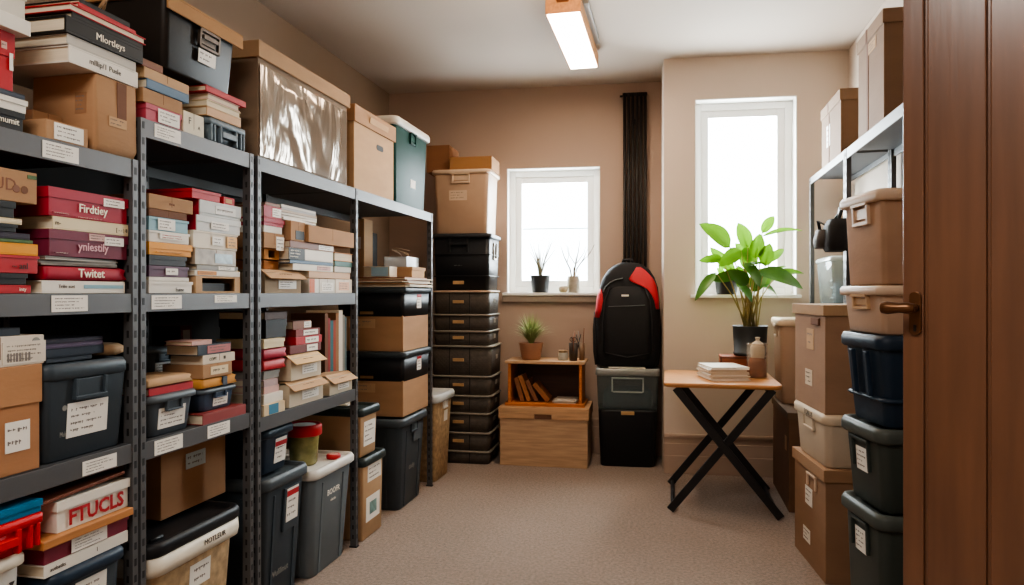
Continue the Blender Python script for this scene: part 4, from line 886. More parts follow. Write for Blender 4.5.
def grass(parent, n, h, spread, mat, r=.0012, seed=1, droop=.6, name='leaf'):
    rn = random.Random(seed); mb = MB()
    for i in range(n):
        a = rn.uniform(0, 2*math.pi); L_ = h*rn.uniform(.6, 1.1); sp = spread*rn.uniform(.2, 1)
        dx, dy = math.cos(a), math.sin(a); w = rn.uniform(.002, .004)
        pts = []
        for k in range(6):
            q = k/5; pts.append(Vector((dx*(.01+sp*q**1.5), dy*(.01+sp*q**1.5), L_*(q-droop*q*q*sp/spread*.8))))
        px_, py_ = -dy*w, dx*w
        vs = []
        for k, p_ in enumerate(pts):
            f = 1-(k/5)**2*.95; vs += [p_+Vector((px_*f, py_*f, 0)), p_-Vector((px_*f, py_*f, 0))]
        mb.add(vs, [(2*k, 2*k+1, 2*k+3, 2*k+2) for k in range(5)], 0, True)
    return mb.obj(name, mat, parent)
p = at(528.5, 4.93); p = cub(p[0]-kx, -.02)
t = thing('potted_grass', 'spiky green grass plant in terracotta pot on the cubby', 'potted plant', (p[0], p[1], zt))
MB().lathe([(.06, 0), (.066, .004), (.086, .115), (.088, .12), (.08, .12), (.076, .105)], 28).obj('pot', P('terracotta', '#ab8068', .7, var=.12), t)
MB().lathe([(.076, .104), (.0, .106)], 20, c0=False, c1=False).obj('soil', P('soil', '#2b1f18', .95), t)
g = grass(t, 300, .27, .2, P('grass_leaf', '#98a86e', .5, var=.35, scale=20), seed=4, droop=.75, name='foliage'); g.location.z = .105; g['kind'] = 'stuff'
p = at(563, 4.97); p = cub(p[0]-kx, -.03)
t = thing('glass_jar', 'small empty glass jar on the cubby beside the pencil cup', 'jar', (p[0], p[1], zt))
GL = clear('glass_thin', '#eef2ee', .7, .05)
MB().lathe([(.034, 0), (.036, .004), (.036, .05), (.03, .056), (.03, .062)], 24, c1=False).obj('jar_glass', GL, t); MB().lathe([(.031, .0555), (.032, .066), (.031, .07), (.0, .0705)], 20, c1=False).obj('jar_lid', P('tin', '#a58c6c', .35, .6), t)
for (ppx, lb, rad, hh, mt) in ((572.5, 'dark cup of pencils and scissors at the right of the cubby', .033, .125, P('cup_dark', '#4a4038', .5)), (580.5, 'slim tan cup with tall sticks, rightmost on the cubby', .022, .12, P('cup_tan', '#8a6f56', .5))):
    p = at(ppx+1.5, 4.97); p = cub(p[0]-kx, -.06 if rad > .03 else .0)
    t = thing('pencil_cup', lb, 'cup', (p[0], p[1], zt), 0, 'on the cubby')
    MB().lathe([(rad*.85, 0), (rad, hh), (rad*.92, hh), (rad*.8, .01)], 20).obj('cup', mt, t)
    rn = random.Random(int(ppx))
    for k in range(5 if rad > .03 else 3):
        a = rn.uniform(0, 6.28); l = rn.uniform(.16, .23)
        MB().tube([(math.cos(a)*rad*.3, math.sin(a)*rad*.3, .012), (math.cos(a)*rad*1.8, math.sin(a)*rad*1.8, l)], .0035, 6).obj('pencil', (INK, BRN, GREY)[k % 3], t)
    if rad > .03:
        sc_ = MB()
        for q in (-1, 1): sc_.tube([(.012*q+.011*math.cos(a), -.01, .15+.014*math.sin(a)) for a in [i*.6283 for i in range(11)]], .0025, 6)
        sc_.tube([(.006, -.01, .137), (0, -.005, .02)], .0025, 6); sc_.tube([(-.006, -.01, .137), (0, -.003, .02)], .0025, 6); sc_.obj('scissors_grip', BLACKP, t)
# =================================================================== things on the left window sill
zs = WB[2]+.0075
def sillp(px, off=.02): a, d = wall_hit(px, OB); return on_wall(OB, a*1.0, off)
p = sillp(540, -.02)
t = thing('potted_plant', 'wispy dried grass plant in a charcoal pot on the left window sill', 'potted plant', (p[0], p[1], zs))
POTD = P('pot_charcoal', '#3b3d40', .5, var=.08)
MB().lathe([(.055, 0), (.06, .004), (.075, .125), (.077, .13), (.068, .13), (.066, .115)], 28).obj('pot', POTD, t); MB().lathe([(.066, .114), (0, .116)], 20, c0=False, c1=False).obj('soil', P('soil', '#2b1f18', .95), t)
g = grass(t, 26, .3, .1, P('dry_leaf', '#8c8a6c', .7, var=.3), seed=9, name='foliage', droop=.5); g.location.z = .11
tw = MB(); rn = random.Random(5)
for k in range(12):
    a = rn.uniform(0, 6.28); q = rn.uniform(.03, .13); tw.tube([(0, 0, .11), (q*.3*math.cos(a), q*.2*math.sin(a), .22), (q*math.cos(a), q*.4*math.sin(a), rn.uniform(.3, .4))], [.0045, .0035, .002], 5)
tw.obj('twig', P('twig', '#6b5d50', .8), t)
p = sillp(573, -.03)
t = thing('twig_vase', 'small stoneware vase with bare branching twigs on the left window sill', 'vase', (p[0], p[1], zs))
MB().lathe([(.042, 0), (.047, .01), (.048, .1), (.042, .118), (.044, .125), (.036, .125), (.036, .1)], 24).obj('vase', P('stoneware', '#a79f90', .5, var=.2, scale=30), t)
tw = MB()
for (dx, h_, br) in ((-.1, .36, -.04), (.05, .4, .1), (.11, .34, .16), (.02, .28, -.05)):
    tw.tube([(0, 0, .06), (dx*.25, 0, .18), (dx*.7, .01, h_*.75), (dx, .015, h_)], [.007, .006, .0045, .002], 6); tw.tube([(dx*.5, .005, .22), (br*.8, .01, .3), (br, -.01, .36)], [.004, .003, .0018], 5)
tw.tube([(0, 0, .1), (.06, 0, .16), (.11, 0, .14)], [.003, .002, .001], 5)
tw.obj('twig', P('twig', '#6b5d50', .8), t)
p = sillp(563.5, .022)
t = thing('glass_votive', 'small squat glass votive on the sill beside the twig vase', 'votive', (p[0], p[1], zs)); MB().lathe([(.02, 0), (.032, .012), (.035, .03), (.03, .046), (.024, .05)], 22).obj('votive_glass', clear('glass_amber', '#cfc6b4', .5, .08), t); MB().lathe([(.018, .006), (.018, .02)], 16).obj('candle', CR, t)
# =================================================================== radiator
a0, d0 = wall_hit(622.5, OB); a1, d1 = wall_hit(647, OB); n = 6
p = on_wall(OB, (a0+a1)/2, .05); BLKR = P('radiator_black', '#2b2624', .5, .1, var=.08)
t = thing('column_radiator', 'tall black vertical column radiator on the back wall behind the backpack', 'radiator', (p[0], p[1], .95), A)
wr = (a1-a0)
for k in range(n):
    x = -wr/2+wr*(k+.5)/n
    MB().loft([[(x+.0115*math.cos(q), .018*math.sin(q), z) for q in [i*math.pi/6 for i in range(12)]] for z in (.02, 1.72)]).obj('column', BLKR, t)
o = MB(); o.tube([(-wr/2, 0, .04), (wr/2, 0, .04)], .014, 10); o.tube([(-wr/2, 0, 1.71), (wr/2, 0, 1.71)], .014, 10); o.tube([(-wr/2-.02, 0, 1.70), (-wr/2, 0, 1.70)], .008, 8); o.obj('header_pipe', BLKR, t)
o = MB(); o.box(-.02, .02, .0, .05, .2, .23); o.box(-.02, .02, .0, .05, 1.5, 1.53); o.obj('wall_bracket', BLKR, t)
# =================================================================== tubs and backpack
bxc = (at(594, 4.8)[0]+at(658, 4.8)[0])/2; byc = 4.85+.165; WT = .425
t = thing('storage_tub', 'black plastic tub on the carpet under the clear lidded tote', 'storage tub', (bxc, byc, 0), R(-90)+A)
q = tote(t, WT-.02, .31, .39, BLACKP, lidh=0, taper=.93, over=.002, r=.04); MB().box(0, .014, -.045, .045, -.012, .012).obj('clasp', PLATE, t, .002, loc=(q['fx'](.375)-.002, 0, .372)); MB().box(-.02, .02, 0, .014, -.05, .03).obj('side_clasp', GREYBIN, t, .002, loc=(0, (WT-.02)/2-.018, .3))
t = thing('clear_tote', 'see through plastic tote with lid between the black tub and backpack', 'storage tote', (bxc, byc, .3915), R(-90)+A)
CP = clear('tote_plastic', '#b4c2c4', .8, .12); hh = .285
b = MB(); b.loft([rr(.148, .198, .035, 0), rr(.152, .203, .035, .02), rr(.16, .212, .035, hh-.03)], c1=False); b.obj('clear_walls', CP, t)
l = MB(); l.loft([rr(.162, .214, .035, hh-.05), rr(.168, .22, .04, hh-.046), rr(.168, .22, .04, hh-.014), rr(.162, .214, .035, hh), rr(.14, .19, .03, hh), rr(.135, .185, .03, hh-.01)]); l.obj('lid', clear('tote_lid', '#c9ccc8', .5, .25), t)
o = MB(); o.box(0, .012, -.11, .11, -.03, -.02); o.box(0, .012, -.11, -.1, -.12, -.02); o.box(0, .012, .1, .11, -.12, -.02); o.box(0, .01, -.1, .1, -.125, -.115); o.obj('front_grip', clear('tote_grip', '#b8c0be', .3, .3), t, .003, loc=(.152, 0, hh-.04))
t = thing('folded_cloth', 'folded slate blue cloth inside the see through tote', 'cloth', (bxc, byc, .3935), R(-90)+A); MB().loft([rr(.12, .16, .04, 0), rr(.13, .17, .04, .03), rr(.128, .165, .05, .11), rr(.1, .13, .05, .135)]).obj('cloth_fold', P('cloth_slate', '#3e5560', .9, var=.2, bump=.3), t); THINGS[-1][0].location.z = .3945
papers(None, .25, .16, .006, 3, 'paper_stack', 'few papers lying on the clear tote lid under the backpack', 'papers', (bxc+.0, byc-.075, .3915+hh), R(-90)+A, jit=.004)
# backpack
BPZ = .684
t = thing('backpack', 'black backpack with red panels standing on the clear tote before the radiator', 'backpack', (bxc-.002, byc+.0, BPZ), R(-90)+A)
BPM = P('backpack_fabric', '#15161a', .75, var=.2, scale=40, bump=.25, bscale=300); BPG = P('backpack_grey', '#6f7478', .7); BPR = P('backpack_red', '#c8323c', .6, var=.08)
b = MB()
prof = [(0, .19, .08), (.012, .21, .095), (.1, .222, .108), (.3, .222, .11), (.45, .216, .105), (.55, .203, .096), (.62, .18, .085), (.675, .145, .07), (.71, .1, .052), (.728, .05, .025)]
b.loft([rr(hx, hy, min(hx, .06), z, 5, -.0, .012*(z/.72)) for z, hy, hx in prof]); b.obj('pack_body', BPM, t)
f = MB(); f.loft([rr(.05, .15, .045, .06, 5, .085), rr(.062, .165, .05, .1, 5, .085), rr(.066, .168, .05, .34, 5, .085), rr(.06, .155, .05, .47, 5, .078), rr(.045, .12, .04, .54, 5, .066), rr(.02, .07, .02, .575, 5, .06)]); f.obj('front_pocket', BPM, t)
f = MB(); f.tube([(.152, -.13, .42), (.1535, 0, .423), (.152, .12, .43)], .0025, 6); f.obj('zip', BPG, t)
f = MB(); f.tube([(.14, -.15, .1), (.152, 0, .07), (.14, .15, .1)], .004, 6); f.tube([(.135, -.165, .12), (.13, -.168, .3), (.12, -.155, .46), (.1, -.12, .55)], .004, 6); f.tube([(.135, .165, .12), (.13, .168, .3), (.12, .155, .46), (.1, .12, .55)], .004, 6); f.obj('pocket_piping', P('piping_dark', '#2c2d31', .5), t)
f = MB(); f.box(0, .003, -.03, .02, -.006, .006); f.obj('brand_tag', LABEL, t, loc=(.1425, -.01, .495), rot=(0, R(-12), 0))
# red yoke panels laid on the pack's own surface
def bsurf(y, z):
    for (z0, a0_, b0_), (z1, a1_, b1_) in zip(prof, prof[1:]):
        if z0 <= z <= z1:
            q = (z-z0)/(z1-z0); hy = a0_+(a1_-a0_)*q; hx = b0_+(b1_-b0_)*q; r = min(hx, .06); yy = abs(y-.012*z/.72)
            if yy <= hy-r: return hx
            e = min(1, (yy-(hy-r))/r); return hx-r+r*math.sqrt(max(0, 1-e*e))
    return .02
def patch(nm, outline, lift=.004, n=7):
    """outline: rows of (z, y0, y1)"""
    g = MB(); vs = []
    for z, ya, yb in outline:
        for k in range(n+1):
            y = ya+(yb-ya)*k/n; vs.append((bsurf(y, z)+lift, y, z))
    g.add(vs, [(i*(n+1)+k, i*(n+1)+k+1, (i+1)*(n+1)+k+1, (i+1)*(n+1)+k) for i in range(len(outline)-1) for k in range(n)], 0, True)
    o = g.obj(nm, BPR, t); so = o.modifiers.new('s', 'SOLIDIFY'); so.thickness = .006; so.offset = 1
patch('shoulder_panel', [(.40, .195, .212), (.46, .182, .213), (.50, .165, .207), (.54, .135, .2), (.565, .09, .195), (.59, .03, .185), (.61, .01, .175), (.64, .03, .15), (.67, .05, .12), (.69, .062, .09)])
patch('side_panel', [(.34, -.222, -.19), (.40, -.214, -.175), (.46, -.209, -.165), (.50, -.2, -.17), (.54, -.19, -.178)])
f = MB(); f.tube([(bsurf(y_, z_)+.006, y_, z_) for y_, z_ in ((-.03, .615), (-.08, .605), (-.12, .585), (-.15, .555), (-.165, .52))], .008, 8, flat=.5); f.obj('grey_trim', BPG, t)
f = MB(); f.tube([(0, -.04, .71), (.0, -.03, .745), (.0, .03, .75), (.0, .05, .71)], .009, 8); f.obj('grab_loop', BPM, t)
f = MB(); f.tube([(.03, -.22, .38), (.045, -.228, .25), (.05, -.225, .1), (.06, -.212, .008)], .012, 8, flat=.4); f.obj('strap', BPM, t); f = MB(); f.tube([(.03, .215, .4), (.03, .225, .25), (.04, .218, .1), (.05, .205, .01)], .012, 8, flat=.4); f.obj('strap', BPM, t)
# =================================================================== folding table
TX0, TX1, TY0, TY1, TZ = -.03, .575, 3.88, 4.52, .712
TM = wood('table_top', '#c08a58', (1, 14, 14), .35); LEGM = P('table_leg', '#2f2f31', .45, .4, var=.08)
t = thing('folding_table', 'small folding table with wooden top and crossed dark metal legs', 'table', ((TX0+TX1)/2, (TY0+TY1)/2, 0)); W, D = (TX1-TX0)/2, (TY1-TY0)/2
MB().loft([rr(W, D, .04, TZ-.024), rr(W+.004, D+.004, .044, TZ-.016), rr(W+.004, D+.004, .044, TZ-.006), rr(W, D, .04, TZ)]).obj('table_top', TM, t)
def bar(a, b, wd=.042, th=.016):
    a, b = Vector(a), Vector(b); m = MB(); dv = (b-a).normalized(); s = Vector((0, 1, 0)); up = dv.cross(s).normalized()
    vs = [p+s*(th/2*i)+up*(wd/2*j) for p in (a, b) for i, j in ((-1,-1),(1,-1),(1,1),(-1,1))]
    return m.add(vs, [(0,1,2,3),(7,6,5,4),(0,4,5,1),(1,5,6,2),(2,6,7,3),(3,7,4,0)])
yf, yb = -D+.045, D-.06
for y, lbl in ((yf, 'front'), (yb, 'rear')):
    bar((-W+.03, y, .012), (W-.04, y+.018, TZ-.03)).obj('leg', LEGM, t, .002); bar((W-.005, y, .012), (-W+.06, y-.0, TZ-.03)).obj('leg', LEGM, t, .002) if False else bar((W-.005, y-.018, .012), (-W+.06, y-.018, TZ-.03)).obj('leg', LEGM, t, .002)
o = MB(); o.tube([(-W+.045, yf, .03), (-W+.045, yb, .03)], .011, 8); o.tube([(W-.02, yf-.018, .03), (W-.02, yb-.018, .03)], .011, 8); o.tube([(-W+.08, yf-.018, TZ-.04), (-W+.08, yb-.018, TZ-.04)], .01, 8); o.tube([(W-.06, yf, TZ-.04), (W-.06, yb, TZ-.04)], .01, 8); o.obj('cross_bar', LEGM, t)
MB().box(-W+.04, W-.04, -D+.06, D-.06, TZ-.03, TZ-.0245).obj('under_rail', LEGM, t)
p = at(722, 3.98); papers(None, .21, .26, .075, 11, 'paper_stack', 'stack of white magazines and papers on the folding table', 'papers', (p[0], p[1], TZ+.0005), R(-90)+R(14), cols=('#e9e4da', '#d2c8b8', '#f2efe8', '#b9ad9c'), jit=.008)
p = at(757, 4.02)
t = thing('glass_jar', 'glass jar of tan and white contents with cloth tie on the folding table', 'jar', (p[0], p[1], TZ+.0005))
MB().lathe([(.05, .0), (.056, .005), (.057, .17), (.055, .19)], 28, c1=False).obj('jar_glass', clear('jar_clear', '#efe9e0', .8, .03), t)
MB().lathe([(.0555, .185), (.058, .188), (.058, .196), (.0545, .197), (.053, .19)], 28, c0=False, c1=False).obj('jar_rim', clear('jar_clear', '#efe9e0', .8, .03), t)
MB().lathe([(.04, .003), (.05, .008), (.05, .085), (.04, .11), (.0, .125)], 24, c1=False).obj('tan_filling', P('filling_tan', '#8f5230', .8, var=.3, scale=40), t)
sh = MB().loft([[(.042*math.cos(q)*k+.004, .04*math.sin(q)*k+.004, z) for q in [i*math.pi/8 for i in range(16)]] for k, z in ((.5, .06), (.82, .1), (.95, .14), (.93, .175), (.7, .197), (.4, .206), (.22, .213), (.3, .224), (.36, .23), (.1, .232))]); sh.obj('cloth_bundle', P('cloth_white', '#c4b7a3', .9, var=.12, bump=.5, bscale=25), t)
p = at(733, 4.36)
t = thing('wooden_box', 'small reddish wooden box at the back of the table under the plant pot', 'box', (p[0]+.035, 4.405, TZ+.0005)); RW = wood('red_wood', '#8f4a26', (1, 14, 14), .4)
MB().box(-.125, .125, -.09, .09, 0, .11).obj('box_body', RW, t, .003); o = MB(); o.box(-.13, -.118, -.096, -.09, 0, .11); o.box(-.118, .13, -.096, -.09, .098, .11); o.obj('box_frame', wood('red_wood_dark', '#5f2e18', (1, 14, 14)), t)
zp = TZ+.1108
# plant
PX, PY = at(748, 4.30)
t = thing('broad_leaf_plant', 'large broad leaved green plant in a dark pot behind the table', 'potted plant', (PX, 4.405, zp)); PC = Vector((PX, 4.405, zp))
MB().lathe([(.088, 0), (.095, .006), (.098, .02), (.092, .022), (.1, .17), (.103, .178), (.094, .178), (.09, .155)], 32).obj('pot', P('pot_dark', '#24282a', .5, var=.08), t); MB().lathe([(.09, .154), (0, .156)], 20, c0=False, c1=False).obj('soil', P('soil', '#2b1f18', .95), t)
def leafmat():
    m = P('plant_leaf', '#35621a', .42, var=.45, scale=6)
    b = m.node_tree.nodes['Principled BSDF']; N = m.node_tree.nodes; L = m.node_tree.links
    tr = N.new('ShaderNodeBsdfTranslucent'); tr.inputs['Color'].default_value = lin('#6c9c22')+[1]
    ms = N.new('ShaderNodeMixShader'); ms.inputs[0].default_value = .28
    L.new(b.outputs[0], ms.inputs[1]); L.new(tr.outputs[0], ms.inputs[2]); L.new(ms.outputs[0], N['Material Output'].inputs['Surface']); return m
LEAF = leafmat(); LEAFD = P('plant_leaf_dark', '#4d8230', .35, var=.4, scale=6); STEM = P('plant_stem', '#9a8a54', .6, var=.2)
DP = .2202*-PX+C_*4.405
def pp(px, py, dd=0.):   # photo measurement -> metres in the plant's own frame
    return at(px, DP+dd, py)-PC
def leaf(base, tip, wid, roll=.0, mat=LEAF, cup=.25):
    base, tip = Vector(base), Vector(tip); ax_ = tip-base; L_ = ax_.length; ax_.normalize()
    nrm = Vector((.15, -1, .45)); side = ax_.cross(nrm).normalized(); nrm = side.cross(ax_).normalized()
    side = (side*math.cos(roll)+nrm*math.sin(roll)).normalized(); nrm = side.cross(ax_).normalized()
    mb = MB(); vs = []; n = 9
    for k in range(n+1):
        q = k/n; wq = wid*(math.sin(math.pi*q**.8)**.75 if 0 < q < 1 else 0)+.001
        c = base+ax_*(L_*q)+Vector((0, 0, -.1*L_*q*q))+nrm*(.08*L_*math.sin(math.pi*q))
        for s_ in (-1, -.5, 0, .5, 1): vs.append(c+side*(wq*s_)+nrm*(cup*wq*abs(s_)))
    fs = [(k*5+j, k*5+j+1, k*5+j+6, k*5+j+5) for k in range(n) for j in range(4)]
    return mb.add(vs, fs, 0, True)
LV = [(730,247,699,219,.046,0,-.1), (748,248,738,219,.036,.2,.0), (762,233,774,213,.026,0,.05), (762,236,803,226,.014,.3,.05), (755,258,760,230,.034,.1,-.05), (765,266,770,240,.036,.4,-.08), (741,250,718,263,.036,.2,-.1),
      (746,270,750,240,.045,.0,.08), (722,258,699,258,.022,.4,.0), (716,272,695,297,.024,-.2,-.03), (742,272,708,276,.03,.7,.06), (744,268,768,262,.03,.9,-.12), (758,272,803,284,.05,.3,-.1), (775,276,804,270,.028,.5,.05),
      (742,290,738,262,.04,-.2,.1), (754,292,765,264,.042,.3,.1), (735,272,710,243,.03,.6,.1), (748,284,728,266,.034,.4,-.12), (770,262,784,246,.022,.2,.12), (738,284,752,300,.03,.5,-.1), (760,284,778,295,.03,.6,.1), (752,262,735,240,.03,.1,.12),
      (764,286,786,262,.034,.5,.12), (744,262,760,284,.034,.3,-.13)]
for i, (x0, y0, x1, y1, wd, ro, dd) in enumerate(LV):
    dd = max(-.2, min(.16, dd*1.2)); b0 = pp(x0, y0, dd*.7); tp = pp(x1, y1, dd)
    leaf(b0, tp, wd*1.2, ro).obj('leaf', LEAFD if i in (9, 10, 12, 15, 17, 19, 20, 23) else LEAF, t)
    rn = random.Random(i); r0 = Vector((rn.uniform(-.04, .04), rn.uniform(-.04, .04), .15)); mid = r0.lerp(b0, .5)+Vector((0, 0, .03))
    MB().tube([r0, mid, b0, b0.lerp(tp, .6)], [.005, .004, .0028, .0012], 6).obj('stem', STEM, t)
# dark pot on the right sill behind the plant
a, d = wall_hit(727, OP); p = on_wall(OP, a, -.02); zs2 = WP[2]+.0075
t = thing('plant_pot', 'dark pot with a small dark sprig on the right window sill behind the big plant', 'plant pot', (p[0], p[1], zs2)); MB().lathe([(.06, 0), (.064, .004), (.078, .115), (.08, .12), (.07, .12), (.066, .1)], 26).obj('pot', P('pot_dark', '#24282a', .5), t); MB().lathe([(.067, .1), (0, .102)], 16, c0=False, c1=False).obj('soil', P('soil', '#2b1f18', .95), t)
for k in range(5):
    an = k*1.3; leaf((.02*math.cos(an), .01*math.sin(an), .1), (.07*math.cos(an), .04*math.sin(an), .19+.02*(k % 2)), .016, .2).obj('leaf', LEAF, t)

# =================================================================== right-hand racks
XR_F = .865; RD = XR-.024-XR_F
yA = [yx(845, XR_F)[0]+.02, 4.74]
LEVZ = 1.925
rA, _a = rack('grey steel rack on the right nearest the window wall, carrying one kraft box on top', yA, [(LEVZ, 0, 1), (1.12, 0, 1), (.5, 0, 1)], XR_F, RD, LEVZ+.0, R(180), wy=.024, wx=.024, beam=.04)
yB = [2.8, yx(845, XR_F)[0]-.012]
rB, _b = rack('grey steel rack on the right half hidden by the door, carrying the tall kraft box', yB, [(LEVZ, 0, 1), (.95, 0, 1), (.4, 0, 1)], XR_F, RD, LEVZ+.0, R(180), wy=.024, wx=.024, beam=.05)
def kraft(lab, y0, y1, h, place='on the right hand rack tops'):
    w = y1-y0; d = RD-.012
    t = thing('cardboard_box', lab, 'box', (XR_F+d/2+.004, (y0+y1)/2, LEVZ+.0006), R(180), place)
    carton(t, w, d, h, board('#8b7059'), lid=board('#92775f'), lidh=.06, over=.006)
    o = MB(); o.box(d/2-.006, d/2-.004, -w*.1-.012, -w*.1+.012, 0, h-.06); o.box(d/2, d/2+.0015, -w*.1-.012, -w*.1+.012, h-.06, h); o.obj('strap', KRAFTD, t)
    return t, w, d
t, w, d = kraft('worn kraft box with white label on the far right rack top by the window', 3.96, 4.44, .345); label(t, 'x', d/2-.0055, -.06, .16, .09, .12, 2)
t, w, d = kraft('tall strapped kraft box on the rack top beside the door', 3.2, 3.62, .465); label(t, 'x', d/2-.0055, .03, .37, .12, .05, 2, mat=KRAFTL)
# clear bin and dangling pouch on the far rack
t = thing('clear_bin', 'clear plastic bin standing on the far right rack shelf', 'storage bin', (XR_F+.12, 4.41, 1.1206), R(180))
b = MB(); b.loft([rr(.09, .19, .02, 0), rr(.105, .21, .02, .26)], c1=False); b.obj('clear_walls', clear('bin_clear', '#dfe8e8', .72, .12), t)
MB().loft([rr(.107, .213, .022, .255), rr(.112, .218, .024, .26), rr(.112, .218, .024, .275), rr(.1, .2, .02, .285)]).obj('lid', clear('bin_lid', '#dfe6e4', .45, .2), t)
t = thing('cable_bundle', 'grey bundled cables inside the clear bin on the rack', 'cables', (XR_F+.12, 4.41, 1.1225)); MB().tube([(.05*math.cos(i*.7)*(1+.2*math.sin(i)), .11*math.sin(i*.7), .016+.0022*i) for i in range(60)], .008, 6).obj('cable', P('cable_grey', '#8d959a', .5), t)
hxx, hyy = XR_F-.075, yA[0]-.17
t = thing('camera_bag', 'black and grey bag hanging by its strap from the right rack upright', 'bag', (hxx, hyy, 1.40))
b = MB(); b.loft([rr(.04, .075, .03, 0, 5), rr(.055, .095, .04, .03, 5), rr(.052, .09, .04, .12, 5, .004), rr(.04, .07, .03, .155, 5, .006)]); b.obj('bag_body', P('bag_black', '#1d1c1e', .8, var=.3, bump=.4, bscale=30), t)
b = MB(); b.loft([rr(.03, .06, .025, .02, 5, -.05, .06), rr(.036, .07, .03, .06, 5, -.05, .06), rr(.03, .055, .025, .11, 5, -.045, .06)]); b.obj('front_pocket', P('bag_grey', '#4a4644', .8, bump=.4), t)
b = MB(); b.tube([(-.0, -.05, .15), (.02, -.02, .2), (.03, .02, .2), (.0, .06, .15)], .01, 8, flat=.5); b.tube([(-.02, .08, .13), (-.06, .11, .16), (-.04, .13, .08)], .01, 8, flat=.5); b.tube([(.02, .07, .13), (.04, .11, .2), (.058, .17, .235), (.066, .182, .22)], .008, 6, flat=.5); b.obj('strap', BLACKP, t)
t = thing('hanging_coat', 'dark brown cloth hanging behind the rack upright on the right', 'cloth', (XR_F+.05, yA[0]-.1, .97)); 
b = MB(); b.loft([rr(.03, .05, .02, 0, 4), rr(.04, .06, .03, .2, 4), rr(.03, .055, .02, .45, 4), rr(.012, .02, .01, .52, 4)]); b.obj('cloth', P('cloth_brown', '#33261f', .9, var=.3, bump=.5, bscale=20), t)

# ------------------------------------------------------------------ column of bins beside the door (turned a little)
RZD = R(180)+R(9.6)
def colbin(z, h, lab, body, lid, w=.34, d=.30, name='storage_tub', cat='storage tub', lidh=.045, taper=.9, handle=None, **kw):
    # far-left corner of the column at (.57, 2.568)
    ex = Vector((math.cos(R(9.6)), math.sin(R(9.6)))); ey = Vector((-math.sin(R(9.6)), math.cos(R(9.6))))
    c = Vector((.555, 2.565))+ex*(w/2)-ey*(d/2)
    t = thing(name, lab, cat, (c.x, c.y, z), RZD, 'stacked beside the door')
    q = tote(t, d, w, h, body, lid=lid, lidh=lidh, taper=taper, handle=handle, **kw); return t, q
LG = plas('#3d4440')
for z, h, lb in ((0, .53, 'tall dark grey bin on the carpet at the foot of the stack by the door'), (.531, .258, 'dark grey bin with label, second from the floor in the stack by the door')):
    t, q = colbin(z, h, lb, LG, plas('#4c524e'), over=.016)
    o = MB(); o.box(0, .012, -.07, .05, -.012, 0); o.box(0, .01, -.07, -.06, -.1, 0); o.box(0, .01, .04, .05, -.1, 0); o.obj('handle', LG, t, .002, loc=(q['fx'](h-.07), .0, h-.05), rot=(0, q['tilt'], 0))
    label(t, 'x', q['fx'](h-.12)+.001, -.01, h-.12, .075, .075, 3, tilt=q['tilt'])
t, q = colbin(.79, .28, 'navy black ribbed bin in the middle of the stack by the door', NAVY, NAVY, over=.014, taper=.86, d=.31, w=.35)
for u_ in (-.05, .05): MB().box(0, .014, u_-.012, u_+.012, .09, .23).obj('rib', NAVY, t, .003, loc=(q['fx'](.09)-.004, 0, 0), rot=(0, q['tilt'], 0))
MB().loft([rr(.15, .132, .03, .075), rr(.158, .14, .03, .082), rr(.152, .134, .03, .09)]).obj('rim', NAVY, t)
t, q = colbin(1.071, .15, 'shallow tan tote with clip beside the door handle', BEIGE, BEIGEL, name='storage_tote', cat='storage tote', lidh=.03, taper=.92, over=.014, r=.016, handle='latch', hw=.11, hmat=KRAFTL)
t, q = colbin(1.222, .29, 'deep tan tote with clipped lid topmost in the stack by the door', board('#ab8a70'), BEIGEL, name='storage_tote', cat='storage tote', lidh=.035, taper=.93, over=.016, r=.016, handle='latch', hw=.11, hmat=BEIGEL)
# ------------------------------------------------------------------ column of cartons between door stack and table
CX0, CX1, CY0, CY1 = .615, .84, 3.08, 3.54
def colcart(z, h, kind):
    a = R(6.2); hx, hy = (CX1-CX0)/2, (CY1-CY0)/2
    c = (CX0+hx*math.cos(a)-hy*math.sin(a), CY0+hx*math.sin(a)+hy*math.cos(a))
    return thing(*kind, (c[0], c[1], z), R(180)+a, 'stacked between the table and the door stack')
t = colcart(0, .47, ('cardboard_box', 'big brown lidded carton with two labels on the carpet right of the table', 'box')); carton(t, CY1-CY0, CX1-CX0, .47, board('#8d6e54'), lid=board('#987759'), lidh=.05, over=.01)
label(t, 'x', .1035, .0, .3, .1, .08, 2); label(t, 'x', .1035, -.03, .12, .1, .06, 2)
o = MB(); o.box(0, .012, -.06, .06, 0, .01); o.box(0, .01, -.06, -.05, -.05, 0); o.box(0, .01, .05, .06, -.05, 0); o.obj('handle', BEIGEL, t, .002, loc=(.1025, .05, .40))
t = colcart(.4706, .225, ('storage_tote', 'cream white tote between the two brown cartons', 'storage tote')); q = tote(t, CY1-CY0, CX1-CX0, .225, plas('#c4b6a2'), lid=plas('#cdbda6'), lidh=.045, taper=.9, over=.012, handle='grip', hw=.14)
text(t, 'TCJNLUS', 'x', .1126, .02, .2, .03, INK)
t = colcart(.6962, .452, ('cardboard_box', 'tall brown carton with tan lid and two pale labels, topmost right of the plant', 'box')); carton(t, CY1-CY0-.01, CX1-CX0, .452, board('#967860'), lid=board('#a58869'), lidh=.045, over=.01)
label(t, 'x', .1035, .02, .3, .1, .09, 1, mat=KRAFTL); label(t, 'x', .1035, .0, .13, .1, .07, 2, mat=paint('#cdbda6')); MB().box(0, .01, -.05, .05, -.03, 0).obj('hand_hole', KRAFTD, t, .002, loc=(.1015, .1, .395))
